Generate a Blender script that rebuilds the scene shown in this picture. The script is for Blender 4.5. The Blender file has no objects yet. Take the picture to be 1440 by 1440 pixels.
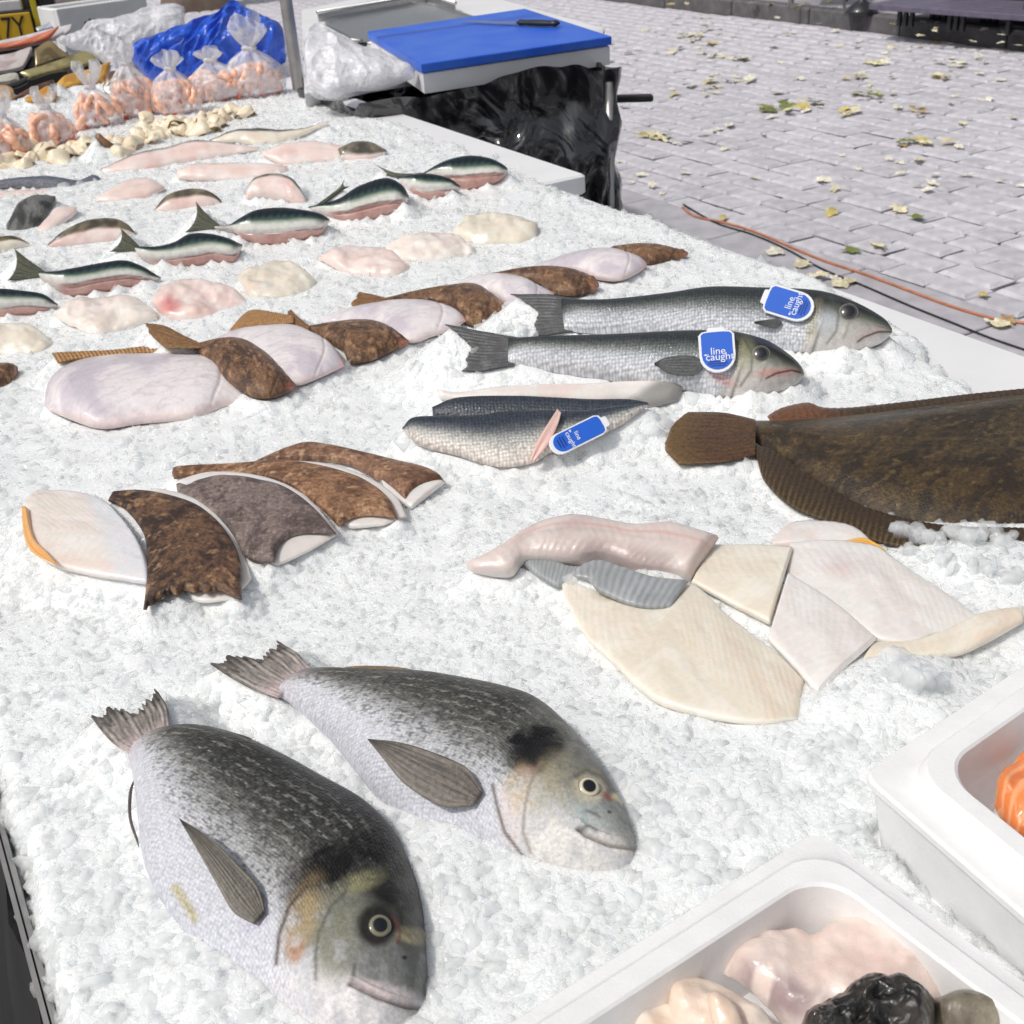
import bpy, bmesh, math, random
import numpy as np
from mathutils import Vector, Matrix
from mathutils.bvhtree import BVHTree

random.seed(7)
RNG = np.random.default_rng(11)
SC = bpy.context.scene
COL = SC.collection

# ------------------------------------------------------------------ camera, sky, sun, exposure
ZT = 0.85                       # mean height of the ice on the stall
CAM_Z = ZT + 0.52
FPX, PITCH, ROLL = 1625.0, math.radians(30.0), math.radians(-4.0)   # focal length for a 1440 px wide picture
cam_data = bpy.data.cameras.new('camera')
cam_data.sensor_width = 36.0
cam_data.lens = FPX / 1440.0 * 36.0
cam_data.clip_start, cam_data.clip_end = 0.02, 500.0
cam = bpy.data.objects.new('camera', cam_data)
COL.objects.link(cam)
CAM_ROT = Matrix.Rotation(math.pi / 2 - PITCH, 4, 'X') @ Matrix.Rotation(ROLL, 4, 'Z')
cam.matrix_world = Matrix.Translation((0, 0, CAM_Z)) @ CAM_ROT
cam_data.dof.use_dof = True
cam_data.dof.focus_distance = 0.85
cam_data.dof.aperture_fstop = 26.0
SC.camera = cam

SUN_EL, SUN_AZ = math.radians(56), math.radians(-118)     # azimuth from +Y towards +X: light comes from the viewer's left
world = bpy.data.worlds.new('World')
SC.world = world
world.use_nodes = True
wn = world.node_tree
sky = wn.nodes.new('ShaderNodeTexSky')
sky.sky_type = 'NISHITA'
sky.sun_disc = False
sky.sun_elevation = SUN_EL
sky.sun_rotation = SUN_AZ
sky.air_density = 1.0
sky.dust_density = 4.0
sky.ozone_density = 1.0
bgn = wn.nodes['Background']
hs = wn.nodes.new('ShaderNodeHueSaturation')
hs.inputs['Saturation'].default_value = 0.35            # pale cloudy sky
wn.links.new(sky.outputs[0], hs.inputs['Color'])
wn.links.new(hs.outputs[0], bgn.inputs['Color'])
bgn.inputs['Strength'].default_value = 0.105
sun_data = bpy.data.lights.new('sun', 'SUN')
sun_data.energy = 1.9
sun_data.angle = math.radians(3)
sun_data.color = (1.0, 0.96, 0.9)
sun = bpy.data.objects.new('sun', sun_data)
COL.objects.link(sun)
sd = Vector((math.sin(SUN_AZ) * math.cos(SUN_EL), math.cos(SUN_AZ) * math.cos(SUN_EL), math.sin(SUN_EL)))
sun.rotation_euler = sd.to_track_quat('Z', 'Y').to_euler()
SC.view_settings.view_transform = 'Standard'
SC.view_settings.look = 'None'
SC.view_settings.gamma = 1.0
SC.view_settings.exposure = 0.04
SC.view_settings.use_curve_mapping = False
SC.cycles.max_bounces = 14
SC.cycles.diffuse_bounces = 7
SC.cycles.transmission_bounces = 10
SC.cycles.transparent_max_bounces = 24
SC.cycles.use_denoising = True
SC.cycles.caustics_reflective = False
SC.cycles.caustics_refractive = False

# ------------------------------------------------------------------ geometry helpers
R3 = np.array(CAM_ROT.to_3x3())
CAMP = np.array([0, 0, CAM_Z])


def rays(px):
    px = np.asarray(px, float)
    d = np.stack([(px[..., 0] - 720) / FPX, -(px[..., 1] - 720) / FPX, -np.ones(px.shape[:-1])], -1)
    return d @ R3.T


def P(x, y, z):
    """world point at height z on the sight line of photo pixel (x, y)"""
    d = rays([x, y])
    return CAMP + d * ((z - CAM_Z) / d[2])


def on_plane(px, a, n):
    d = rays(px)
    t = ((a - CAMP) @ n) / (d @ n)
    return CAMP + d * t[..., None]


def scale_at(p):
    return float(np.linalg.norm(np.asarray(p) - CAMP)) / FPX     # metres per pixel


def unit(v):
    v = np.asarray(v, float)
    return v / np.linalg.norm(v)


U = np.array([-0.475, 0.880, 0.0])      # along the stall, away from the viewer
V = np.array([0.880, 0.475, 0.0])       # across the stall, towards the street

FR = {'A': (0, 0, 3), '4': (0, 200, 3), '5': (400, 180, 2.4), '6': (540, 340, 1.8947), '7': (0, 580, 2.1818),
      '8': (640, 540, 1.8), 'B1': (80, 860, 2.483), 'B2': (260, 860, 2.057), 'X': (660, 900, 1.846),
      'Y': (880, 1200, 2.571), '2': (400, 0, 2.667), '3': (840, 0, 2.4), 'C': (640, 540, 3.6), 'T': (0, 0, 6.0),
      'P': (0, 0, 1)}


def fx(f, pts):
    ox, oy, k = FR[f]
    a = np.asarray(pts, float)
    return a / k + np.array([ox, oy])


def spline(pts, n):
    p = np.asarray(pts, float)
    if len(p) == 2:
        t = np.linspace(0, 1, n)[:, None]
        return p[0] * (1 - t) + p[1] * t
    q = np.vstack([2 * p[0] - p[1], p, 2 * p[-1] - p[-2]])
    out = []
    for i in range(1, len(q) - 2):
        p0, p1, p2, p3 = q[i - 1], q[i], q[i + 1], q[i + 2]
        t = np.linspace(0, 1, 24, endpoint=False)[:, None]
        out.append(0.5 * (2 * p1 + (p2 - p0) * t + (2 * p0 - 5 * p1 + 4 * p2 - p3) * t ** 2 + (3 * p1 - p0 - 3 * p2 + p3) * t ** 3))
    c = np.vstack(out + [p[-1:]])
    L = np.concatenate([[0], np.cumsum(np.linalg.norm(np.diff(c, axis=0), axis=1))])
    s = np.linspace(0, L[-1], n)
    return np.stack([np.interp(s, L, c[:, k]) for k in range(c.shape[1])], 1)


# ---- value noise in numpy
def _hash(ix, iy, iz):
    h = (ix.astype(np.int64) * 374761393 + iy.astype(np.int64) * 668265263 + iz.astype(np.int64) * 2147483647) & 0xFFFFFFFF
    h = ((h ^ (h >> 13)) * 1274126177) & 0xFFFFFFFF
    return ((h ^ (h >> 16)) & 0xFFFFFF) / float(0xFFFFFF)


def vn(x, y, z=0.0):
    x, y, z = np.broadcast_arrays(np.asarray(x, float), np.asarray(y, float), np.asarray(z, float))
    ix, iy, iz = np.floor(x), np.floor(y), np.floor(z)
    fx_, fy_, fz_ = x - ix, y - iy, z - iz
    sx, sy, sz = [f * f * (3 - 2 * f) for f in (fx_, fy_, fz_)]
    r = 0
    for a in (0, 1):
        for b in (0, 1):
            for c in (0, 1):
                w = (sx if a else 1 - sx) * (sy if b else 1 - sy) * (sz if c else 1 - sz)
                r = r + w * _hash(ix + a, iy + b, iz + c)
    return r


def fbm(x, y, z=0.0, o=4):
    r, a, t = 0, 0.5, 0
    for i in range(o):
        k = 2.03 ** i
        r = r + a * vn(np.asarray(x) * k + 17.3 * i, np.asarray(y) * k + 5.1 * i, np.asarray(z) * k)
        t += a
        a *= 0.5
    return r / t


def ss(a, b, x):
    t = np.clip((np.asarray(x, float) - a) / (b - a), 0, 1)
    return t * t * (3 - 2 * t)


def rgb(r, g, b):
    c = np.array([r, g, b]) / 255.0
    return np.where(c <= 0.04045, c / 12.92, ((c + 0.055) / 1.055) ** 2.4)


def mix(a, b, m):
    m = np.asarray(m)[..., None]
    return a * (1 - m) + b * m


def ramp(t, stops):
    t = np.asarray(t)
    xs = [s[0] for s in stops]
    cs = np.array([rgb(*s[1]) for s in stops])
    return np.stack([np.interp(t, xs, cs[:, k]) for k in range(3)], -1)


def ell(X, Y, c, r, rot=0.0, soft=0.4):
    a = math.radians(rot)
    dx, dy = X - c[0], Y - c[1]
    p, q = dx * math.cos(a) + dy * math.sin(a), -dx * math.sin(a) + dy * math.cos(a)
    d = np.sqrt((p / r[0]) ** 2 + (q / r[1]) ** 2)
    return 1 - ss(1 - soft, 1 + soft, d)


def ln(X, Y, pts, w):
    pts = np.asarray(pts, float)
    best = np.full(np.shape(X), 1e9)
    for a, b in zip(pts[:-1], pts[1:]):
        ab = b - a
        t = np.clip(((X - a[0]) * ab[0] + (Y - a[1]) * ab[1]) / (ab @ ab), 0, 1)
        best = np.minimum(best, np.hypot(X - a[0] - t * ab[0], Y - a[1] - t * ab[1]))
    return np.exp(-(best / w) ** 2)


# ------------------------------------------------------------------ object helpers
def tag(o, label=None, cat=None, group=None, kind=None):
    if label: o['label'] = label
    if cat: o['category'] = cat
    if group: o['group'] = group
    if kind: o['kind'] = kind
    return o


def link(name, me, mat=None, parent=None, loc=(0, 0, 0), smooth=True):
    if mat is not None and len(me.materials) == 0:
        me.materials.append(mat)
    if smooth and len(me.polygons):
        me.polygons.foreach_set('use_smooth', np.ones(len(me.polygons), bool))
    o = bpy.data.objects.new(name, me)
    COL.objects.link(o)
    if parent is not None:
        o.parent = parent
        o.location = Vector(loc) - Vector(parent['_o'])
    else:
        o.location = loc
    o['_o'] = [float(c) for c in loc]
    return o


def empty(name, loc):
    o = bpy.data.objects.new(name, None)
    COL.objects.link(o)
    o.location = loc
    o.empty_display_size = 0.05
    o['_o'] = [float(c) for c in loc]
    return o


def mesh_obj(name, verts, faces, mat, parent=None, col=None, uv=None, smooth=True, loc=None):
    """world-space vertices -> object whose origin is at the bottom centre of its own box"""
    v = np.asarray(verts, float)
    if loc is None:
        loc = np.array([v[:, 0].mean(), v[:, 1].mean(), v[:, 2].min()])
    me = bpy.data.meshes.new(name)
    me.from_pydata((v - loc).tolist(), [], [tuple(int(i) for i in f) for f in faces])
    if col is not None:
        at = me.color_attributes.new('Col', 'FLOAT_COLOR', 'POINT')
        c4 = np.ones((len(v), 4), np.float32)
        c4[:, :3] = np.clip(col[:, :3], 0, 1)
        if col.shape[1] == 4: c4[:, 3] = col[:, 3]
        at.data.foreach_set('color', c4.ravel())
    if uv is not None:
        ul = me.uv_layers.new(name='UVMap')
        li = np.empty(len(me.loops), np.int32)
        me.loops.foreach_get('vertex_index', li)
        ul.data.foreach_set('uv', np.asarray(uv, np.float32)[li].ravel())
    me.update()
    return link(name, me, mat, parent, loc, smooth)


def cat_geo(parts):
    vs, fs, k = [], [], 0
    for v, f in parts:
        v = np.asarray(v, float)
        vs.append(v)
        fs += [tuple(i + k for i in q) for q in f]
        k += len(v)
    return np.vstack(vs), fs


def box_geo(c, ax, ay, az, bev=0.0):
    """box at centre c with half-axis vectors; optional bevelled edges through inset rings"""
    c, ax, ay, az = [np.asarray(q, float) for q in (c, ax, ay, az)]
    if bev <= 0:
        v = [c + sx * ax + sy * ay + sz * az for sz in (-1, 1) for sx, sy in ((-1, -1), (1, -1), (1, 1), (-1, 1))]
        return v, [(3, 2, 1, 0), (4, 5, 6, 7), (0, 1, 5, 4), (1, 2, 6, 5), (2, 3, 7, 6), (3, 0, 4, 7)]
    lx, ly, lz = [np.linalg.norm(q) for q in (ax, ay, az)]
    v = []
    rings = [(1 - bev / lx, 1 - bev / ly, -1), (1, 1, -1 + bev / lz), (1, 1, 1 - bev / lz), (1 - bev / lx, 1 - bev / ly, 1)]
    for kx, ky, kz in rings:
        bx, by = bev / lx, bev / ly
        for sx, sy, e in ((-1, -1, 0), (-1, -1, 1), (1, -1, 0), (1, -1, 1), (1, 1, 0), (1, 1, 1), (-1, 1, 0), (-1, 1, 1)):
            first_x = (sx * sy < 0) != (e == 0)
            px_, py_ = kx - (bx if not first_x else 0), ky - (by if first_x else 0)
            v.append(c + sx * px_ * ax + sy * py_ * ay + kz * az)
    f = []
    for r in range(3):
        for i in range(8):
            f.append((r * 8 + i, r * 8 + (i + 1) % 8, r * 8 + 8 + (i + 1) % 8, r * 8 + 8 + i))
    f.append(tuple(range(7, -1, -1)))
    f.append(tuple(range(24, 32)))
    return v, f


def tube_geo(pts, rad, k=10, close=True):
    pts = np.asarray(pts, float)
    rad = np.broadcast_to(np.asarray(rad, float), (len(pts),))
    tan = np.gradient(pts, axis=0)
    v = []
    ref = np.array([0, 0, 1.0])
    if abs(unit(tan[0]) @ ref) > 0.9: ref = np.array([1.0, 0, 0])
    for p, t, r in zip(pts, tan, rad):
        t = unit(t)
        a = ref - (ref @ t) * t
        a = unit(a)
        b = np.cross(t, a)
        ref = a
        for j in range(k):
            w = 2 * math.pi * j / k
            v.append(p + r * (math.cos(w) * a + math.sin(w) * b))
    f = []
    for i in range(len(pts) - 1):
        for j in range(k):
            f.append((i * k + j, i * k + (j + 1) % k, (i + 1) * k + (j + 1) % k, (i + 1) * k + j))
    if close:
        f.append(tuple(range(k - 1, -1, -1)))
        f.append(tuple((len(pts) - 1) * k + j for j in range(k)))
    return v, f


def prism_geo(poly, n, h):
    """flat polygon (world points) thickened by h along n, top rim slightly bevelled"""
    p = np.asarray(poly, float)
    n = np.asarray(n, float)
    k = len(p)
    c = p.mean(0)
    b = min(h * 0.3, 0.002)
    ins = p + (c - p) / np.maximum(np.linalg.norm(c - p, axis=1, keepdims=True), 1e-6) * b
    v = np.vstack([p, p + n * (h - b), ins + n * h])
    f = [tuple(range(k - 1, -1, -1)), tuple(range(2 * k, 3 * k))]
    for r in range(2):
        for i in range(k):
            f.append((r * k + i, r * k + (i + 1) % k, (r + 1) * k + (i + 1) % k, (r + 1) * k + i))
    return v, f


class Ctx:
    pass


SOLIDS = []          # world-space triangles of what lies on the ice, for supporting and avoiding it


def strip(name, f, top, bot, z, k=0.1, th=0.01, pe=0.25, back=0.3, caps=(0.05, 0.05), paint=None, mat=None, parent=None,
          disp=None, wob=(0.0, 25.0), bulge=0.0, rag=0.0, solid=True, dens=2.2, anchor=None, lift=0.0, normal=None, seed=0, plane=None, sink=.35):
    """a body spanned between two outlines, lying on a plane at real height z; thickened to both sides"""
    T, B = fx(f, top), fx(f, bot)
    ln_px = max(np.linalg.norm(np.diff(T, axis=0), axis=1).sum(), np.linalg.norm(np.diff(B, axis=0), axis=1).sum())
    n = int(np.clip(ln_px / dens, 12, 260))
    Ts, Bs = spline(T, n), spline(B, n)
    wd = np.linalg.norm(Ts - Bs, axis=1).max()
    m = int(np.clip(wd / dens, 7, 130))
    s = np.linspace(0, 1, n)
    t = np.linspace(0, 1, m)
    S = s[:, None] * np.ones(m)
    TT = np.ones(n)[:, None] * t
    end = (Ts[-1] + Bs[-1]) / 2 - (Ts[-max(2, n // 3)] + Bs[-max(2, n // 3)]) / 2
    end = end / max(np.linalg.norm(end), 1e-6)
    jj = bulge * (1 - (2 * t - 1) ** 2)
    if rag: jj = jj + rag * (vn(t * 13 + seed * 3.1, 3.3) - 0.5) + rag * 0.6 * (vn(t * 37 + seed, 8.1) - 0.5)
    if anchor is None:
        allp = np.vstack([Ts, Bs])
        anchor = allp[np.argmax(allp[:, 1])]
    else:
        anchor = fx(f, anchor)
    a = P(anchor[0], anchor[1], z)
    if normal is None:
        mid = on_plane((Ts[n // 2] + Bs[n // 2]) / 2, a, np.array([0, 0, 1.0]))
        toc = unit(CAMP - mid)
        nv = unit(np.array([0, 0, 1.0]) * (1 - k) + toc * k)
    else:
        nv = np.asarray(normal)
    a = a + nv * (lift - (sink * th if th > .009 else 0))
    if plane is not None:
        nv, a = o_info[plane.name][2], o_info[plane.name][3]
        a = a + nv * lift

    def cap(x, c):
        return np.sqrt(np.clip(1 - (1 - np.clip(x / max(c, 1e-6), 0, 1)) ** 2, 0, 1))
    Tq, Bq = Ts.copy(), Bs.copy()
    for it in range(4 if th > .005 else 1):      # the finished, thickened body (not its mid plane) is to show the outline
        px = Tq[:, None, :] * (1 - t)[None, :, None] + Bq[:, None, :] * t[None, :, None]
        px = px + end[None, None, :] * (jj[None, :] * (s[:, None] ** 3))[..., None]
        W = on_plane(px, a, nv)
        wl = np.linalg.norm(W[:, 0] - W[:, -1], axis=1)
        h = np.clip(4 * TT * (1 - TT), 0, 1) ** pe
        h = h * (cap(S, caps[0]) if caps[0] else 1) * (cap(1 - S, caps[1]) if caps[1] else 1)
        h = h * (np.clip(wl / wl.max() * 1.25, 0, 1) ** 0.6)[:, None]
        if it == 3 or th <= .005: break
        q_ = (W + nv * (h * th)[..., None] - CAMP) @ R3
        pj = np.stack([720 + FPX * q_[..., 0] / -q_[..., 2], 720 - FPX * q_[..., 1] / -q_[..., 2]], -1)
        e_ = Bs - Ts
        L2 = np.maximum((e_ * e_).sum(1), 16.0)
        tp_ = ((pj - Ts[:, None]) * e_[:, None]).sum(-1) / L2[:, None]
        lo = np.clip(tp_.min(1), -.5, .3)
        hi = np.clip(tp_.max(1) - 1, -.3, .5)
        ker = np.array([1, 2, 3, 2, 1]) / 9.0
        lo, hi = [np.convolve(np.pad(q__, 2, 'edge'), ker, 'valid') for q__ in (lo, hi)]
        Tq = Tq - e_ * np.clip(lo, -.35, .35)[:, None] * .9
        Bq = Bq - e_ * np.clip(hi, -.35, .35)[:, None] * .9
    seg = np.linalg.norm(np.diff((W[:, 0] + W[:, -1]) / 2, axis=0), axis=1)
    um = np.concatenate([[0], np.cumsum(seg)])[:, None] * np.ones(m)
    vm = TT * np.maximum(wl, 0.3 * wl.max())[:, None]
    c = Ctx()
    c.X, c.Y, c.s, c.t, c.u, c.v, c.W, c.h = px[..., 0], px[..., 1], S, TT, um, vm, W, h
    ox, oy, kk = FR[f]
    d = h * th
    q_ = (W + nv * d[..., None] - CAMP) @ R3
    c.X, c.Y = 720 + FPX * q_[..., 0] / -q_[..., 2], 720 - FPX * q_[..., 1] / -q_[..., 2]
    c.x, c.y = (c.X - ox) * kk, (c.Y - oy) * kk          # coordinates of the tracing frame, on the finished surface
    c.sd = seed
    c.mask = np.ones((n, m))
    if disp is not None: d = d + disp(c) * np.clip(h * 2, 0, 1)
    if wob[0]:
        off = wob[0] * (fbm(W[..., 0] * wob[1] + seed, W[..., 1] * wob[1], W[..., 2] * wob[1], 3) - 0.5) * 2
    else:
        off = np.zeros_like(h)
    Fr = W + nv * (d + off)[..., None]
    Bk = W - nv * (h * th * back - off)[..., None]
    ring = 2 * m - 2
    v = np.concatenate([Fr, Bk[:, -2:0:-1]], 1).reshape(-1, 3)
    colf = paint(c) if paint else np.ones((n, m, 3)) * 0.8
    colf = np.concatenate([colf, c.mask[..., None]], -1)
    col = np.concatenate([colf, colf[:, -2:0:-1]], 1).reshape(-1, 4)
    uvf = np.stack([um, vm], -1)
    uv = np.concatenate([uvf, uvf[:, -2:0:-1]], 1).reshape(-1, 2)
    i = np.arange(n - 1)[:, None] * ring
    j = np.arange(ring)[None, :]
    j2 = (j + 1) % ring
    q = np.stack([i + j, i + ring + j, i + ring + j2, i + j2], -1).reshape(-1, 4)
    mid_n = np.cross(v[q[0, 1]] - v[q[0, 0]], v[q[0, 3]] - v[q[0, 0]])
    # orientation: front faces must look along nv
    qa = (n // 2) * ring + m // 2
    e1 = v[qa + ring] - v[qa]
    e2 = v[qa + 1] - v[qa]
    if np.cross(e1, e2) @ nv < 0:
        q = q[:, ::-1]
    faces = q.tolist()
    faces.append(list(range(ring)))
    faces.append(list(range((n - 1) * ring, n * ring))[::-1])
    o = mesh_obj(name, v, faces, mat, parent, col, uv)
    if solid:
        SOLIDS.append((v, q))
    o_info[o.name] = (v, q, nv, a)
    return o


o_info = {}


def surf(o, x, y):
    """point and normal where the sight line of photo pixel (x, y) meets object o"""
    v, q, nv, a = o_info[o.name]
    key = o.name
    if key not in _bv: _bv[key] = BVHTree.FromPolygons(v.tolist(), q.tolist())
    d = rays([x, y])
    hit, nn, i, dist = _bv[key].ray_cast(Vector(CAMP), Vector(unit(d)))
    if hit is None:
        p = on_plane(np.array([x, y]), a, nv)
        return p, nv
    nn = np.array(nn)
    if nn @ d > 0: nn = -nn
    return np.array(hit), nn


_bv = {}


# ------------------------------------------------------------------ materials
def new_mat(name):
    m = bpy.data.materials.new(name)
    m.use_nodes = True
    return m, m.node_tree, m.node_tree.nodes['Principled BSDF']


def setp(b, **kw):
    names = {'rough': 'Roughness', 'metal': 'Metallic', 'coat': 'Coat Weight', 'coatr': 'Coat Roughness', 'sss': 'Subsurface Weight',
             'trans': 'Transmission Weight', 'ior': 'IOR', 'spec': 'Specular IOR Level', 'alpha': 'Alpha', 'ssss': 'Subsurface Scale'}
    for k, v in kw.items():
        b.inputs[names[k]].default_value = v


def nd(t, typ, **kw):
    n = t.nodes.new(typ)
    for k, v in kw.items():
        if k in n.inputs: n.inputs[k].default_value = v
        else: setattr(n, k, v)
    return n


def plain(name, col, rough=0.5, metal=0.0, noise=0.12, nscale=30.0, bump=0.0, bscale=80.0, coat=0.0, obj_rand=0.0, col2=None, detail=6.0):
    m, t, b = new_mat(name)
    setp(b, rough=rough, metal=metal, coat=coat)
    tc = nd(t, 'ShaderNodeTexCoord')
    nz = nd(t, 'ShaderNodeTexNoise', Scale=nscale, Detail=detail, Roughness=0.6)
    t.links.new(tc.outputs['Object'], nz.inputs['Vector'])
    mx = nd(t, 'ShaderNodeMix', data_type='RGBA')
    c = np.asarray(col, float)
    c2 = np.asarray(col2, float) if col2 is not None else c * (1 - noise * 2)
    mx.inputs[6].default_value = (*c2, 1)
    mx.inputs[7].default_value = (*np.clip(c * (1 + noise * 0.5), 0, 1), 1)
    rp = nd(t, 'ShaderNodeMapRange')
    rp.inputs[1].default_value, rp.inputs[2].default_value = 0.32, 0.68
    t.links.new(nz.outputs['Fac'], rp.inputs[0])
    t.links.new(rp.outputs[0], mx.inputs[0])
    out = mx.outputs[2]
    if obj_rand:
        oi = nd(t, 'ShaderNodeObjectInfo')
        mr = nd(t, 'ShaderNodeMapRange')
        mr.inputs[3].default_value, mr.inputs[4].default_value = 1 - obj_rand, 1 + obj_rand
        t.links.new(oi.outputs['Random'], mr.inputs[0])
        hv = nd(t, 'ShaderNodeHueSaturation')
        t.links.new(mr.outputs[0], hv.inputs['Value'])
        t.links.new(out, hv.inputs['Color'])
        out = hv.outputs[0]
    t.links.new(out, b.inputs['Base Color'])
    if bump:
        n2 = nd(t, 'ShaderNodeTexNoise', Scale=bscale, Detail=4.0)
        t.links.new(tc.outputs['Object'], n2.inputs['Vector'])
        bp = nd(t, 'ShaderNodeBump', Strength=bump, Distance=0.004)
        t.links.new(n2.outputs['Fac'], bp.inputs['Height'])
        t.links.new(bp.outputs[0], b.inputs['Normal'])
    return m


def wet(name, rough=0.35, coat=0.6, coatr=0.12, metal=0.0, sss=0.0, scale=0.0, sstr=0.0, scol=0.0, nbump=0.2, nscale=220.0, ncol=0.2, aspect=1.0, spec=0.5):
    """wet skin or flesh: painted colour attribute, fine grain, fish scales in the metric UV, film of water on top"""
    m, t, b = new_mat(name)
    setp(b, rough=rough, coat=coat, coatr=coatr, metal=metal, sss=sss, spec=spec)
    if sss:
        b.inputs['Subsurface Radius'].default_value = (0.006, 0.003, 0.002)
        b.inputs['Subsurface Scale'].default_value = 1.0
    at = nd(t, 'ShaderNodeVertexColor', layer_name='Col')
    tc = nd(t, 'ShaderNodeTexCoord')
    nz = nd(t, 'ShaderNodeTexNoise', Scale=nscale, Detail=5.0, Roughness=0.65)
    t.links.new(tc.outputs['Object'], nz.inputs['Vector'])
    mr = nd(t, 'ShaderNodeMapRange')
    mr.inputs[1].default_value, mr.inputs[2].default_value = 0.3, 0.7
    mr.inputs[3].default_value, mr.inputs[4].default_value = 1 - ncol, 1 + ncol
    t.links.new(nz.outputs['Fac'], mr.inputs[0])
    hv = nd(t, 'ShaderNodeHueSaturation')
    t.links.new(at.outputs[0], hv.inputs['Color'])
    height = nz.outputs['Fac']
    val = mr.outputs[0]
    if scale:
        mp = nd(t, 'ShaderNodeMapping')
        mp.inputs['Scale'].default_value = (1 / scale, aspect / scale, 1)
        t.links.new(tc.outputs['UV'], mp.inputs['Vector'])
        vo = nd(t, 'ShaderNodeTexVoronoi', Scale=1.0, Randomness=0.45)
        t.links.new(mp.outputs[0], vo.inputs['Vector'])
        mr2 = nd(t, 'ShaderNodeMapRange')
        mr2.inputs[1].default_value, mr2.inputs[2].default_value = 0.05, 0.75
        mr2.inputs[3].default_value, mr2.inputs[4].default_value = 1 + scol, 1 - scol
        t.links.new(vo.outputs['Distance'], mr2.inputs[0])
        mk_ = nd(t, 'ShaderNodeMix', data_type='FLOAT')
        mk_.inputs[2].default_value = 1.0
        t.links.new(at.outputs['Alpha'], mk_.inputs[0])
        t.links.new(mr2.outputs[0], mk_.inputs[3])
        mu = nd(t, 'ShaderNodeMath', operation='MULTIPLY')
        t.links.new(mr.outputs[0], mu.inputs[0])
        t.links.new(mk_.outputs[0], mu.inputs[1])
        val = mu.outputs[0]
        ad = nd(t, 'ShaderNodeMath', operation='MULTIPLY_ADD')
        ad.inputs[1].default_value = -sstr
        ml_ = nd(t, 'ShaderNodeMath', operation='MULTIPLY')
        t.links.new(vo.outputs['Distance'], ml_.inputs[0])
        t.links.new(at.outputs['Alpha'], ml_.inputs[1])
        t.links.new(ml_.outputs[0], ad.inputs[0])
        t.links.new(nz.outputs['Fac'], ad.inputs[2])
        height = ad.outputs[0]
    t.links.new(val, hv.inputs['Value'])
    t.links.new(hv.outputs[0], b.inputs['Base Color'])
    bp = nd(t, 'ShaderNodeBump', Strength=nbump, Distance=0.0015)
    t.links.new(height, bp.inputs['Height'])
    t.links.new(bp.outputs[0], b.inputs['Normal'])
    t.links.new(bp.outputs[0], b.inputs['Coat Normal'])
    return m


M = {}
M['bream'] = wet('bream_skin', rough=0.42, coat=0.22, coatr=0.05, spec=.2, scale=0.0025, sstr=0.9, scol=0.2, nbump=0.5, nscale=420, ncol=0.22, aspect=1.25)
M['bass'] = wet('bass_skin', rough=0.38, coat=0.4, coatr=0.08, spec=.25, scale=0.0034, sstr=1.1, scol=0.40, nbump=0.4, nscale=400, ncol=0.15, aspect=1.0)
M['mackerel'] = wet('mackerel_skin', rough=0.28, coat=0.4, coatr=0.06, spec=.3, nbump=0.3, nscale=160, ncol=0.15)
M['flesh'] = wet('white_flesh', rough=0.36, coat=0.85, coatr=0.035, spec=.4, sss=0.5, nbump=0.38, nscale=190, ncol=0.04)
M['pale'] = wet('pale_skin', rough=0.4, coat=0.5, coatr=0.06, spec=.3, sss=0.25, nbump=0.6, nscale=150, ncol=0.06)
M['brown'] = wet('brown_skin', rough=0.45, coat=0.4, coatr=0.07, spec=.25, nbump=0.8, nscale=330, ncol=0.55)
M['fin'] = wet('fin_membrane', rough=0.45, coat=0.15, coatr=0.2, spec=.25, nbump=0.3, nscale=300, ncol=0.3)
M['boxflesh'] = wet('glistening_flesh', rough=0.35, coat=0.7, coatr=0.06, spec=.4, sss=0.3, nbump=0.8, nscale=75, ncol=0.10)
M['tin'] = wet('foil_pack', rough=0.3, coat=0.4, coatr=0.1, metal=0.35, nbump=0.25, nscale=60, ncol=0.1)
M['pack'] = wet('film_pack', rough=0.3, coat=0.7, coatr=0.08, nbump=0.3, nscale=60, ncol=0.08)
M['gloss_dark'] = wet('dark_wet_skin', rough=0.3, coat=0.7, coatr=0.06, spec=.3, nbump=0.8, nscale=160, ncol=0.4)
M['eye'] = wet('eye_ball', rough=0.15, coat=0.7, coatr=0.03, nbump=0.0, ncol=0.02)
M['foam'] = plain('polystyrene', (0.83, 0.83, 0.83), 0.6, noise=0.035, nscale=40, bump=0.10, bscale=520)
M['white_board'] = plain('white_plastic_board', (0.80, 0.80, 0.81), 0.45, noise=0.03, nscale=8)
M['blue_board'] = plain('blue_cutting_board', (0.012, 0.10, 0.62), 0.4, noise=0.22, nscale=9, bump=0.15, bscale=60, col2=(0.05, 0.17, 0.68))
M['steel'] = plain('brushed_steel', (0.62, 0.62, 0.62), 0.3, 1.0, noise=0.06, nscale=40)
M['alu'] = plain('dull_aluminium', (0.42, 0.41, 0.40), 0.45, 0.8, noise=0.1, nscale=30)
M['black'] = plain('black_plastic', (0.02, 0.02, 0.022), 0.4, noise=0.2)
M['blackcloth'] = plain('black_tarpaulin', (0.010, 0.010, 0.011), 0.6, noise=0.2, bump=0.3, bscale=20)
M['setts'] = plain('granite_sett', (0.57, 0.555, 0.60), 0.75, noise=0.12, nscale=16, bump=0.5, bscale=60, obj_rand=0.09)
M['joint'] = plain('sand_joint', (0.19, 0.185, 0.195), 0.9, noise=0.2, nscale=30)
M['kerb'] = plain('dark_kerb_stone', (0.13, 0.125, 0.13), 0.8, noise=0.2, nscale=12, bump=0.3, bscale=50, obj_rand=0.1)
M['flag'] = plain('paving', (0.36, 0.35, 0.37), 0.8, noise=0.12, nscale=4)
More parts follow.
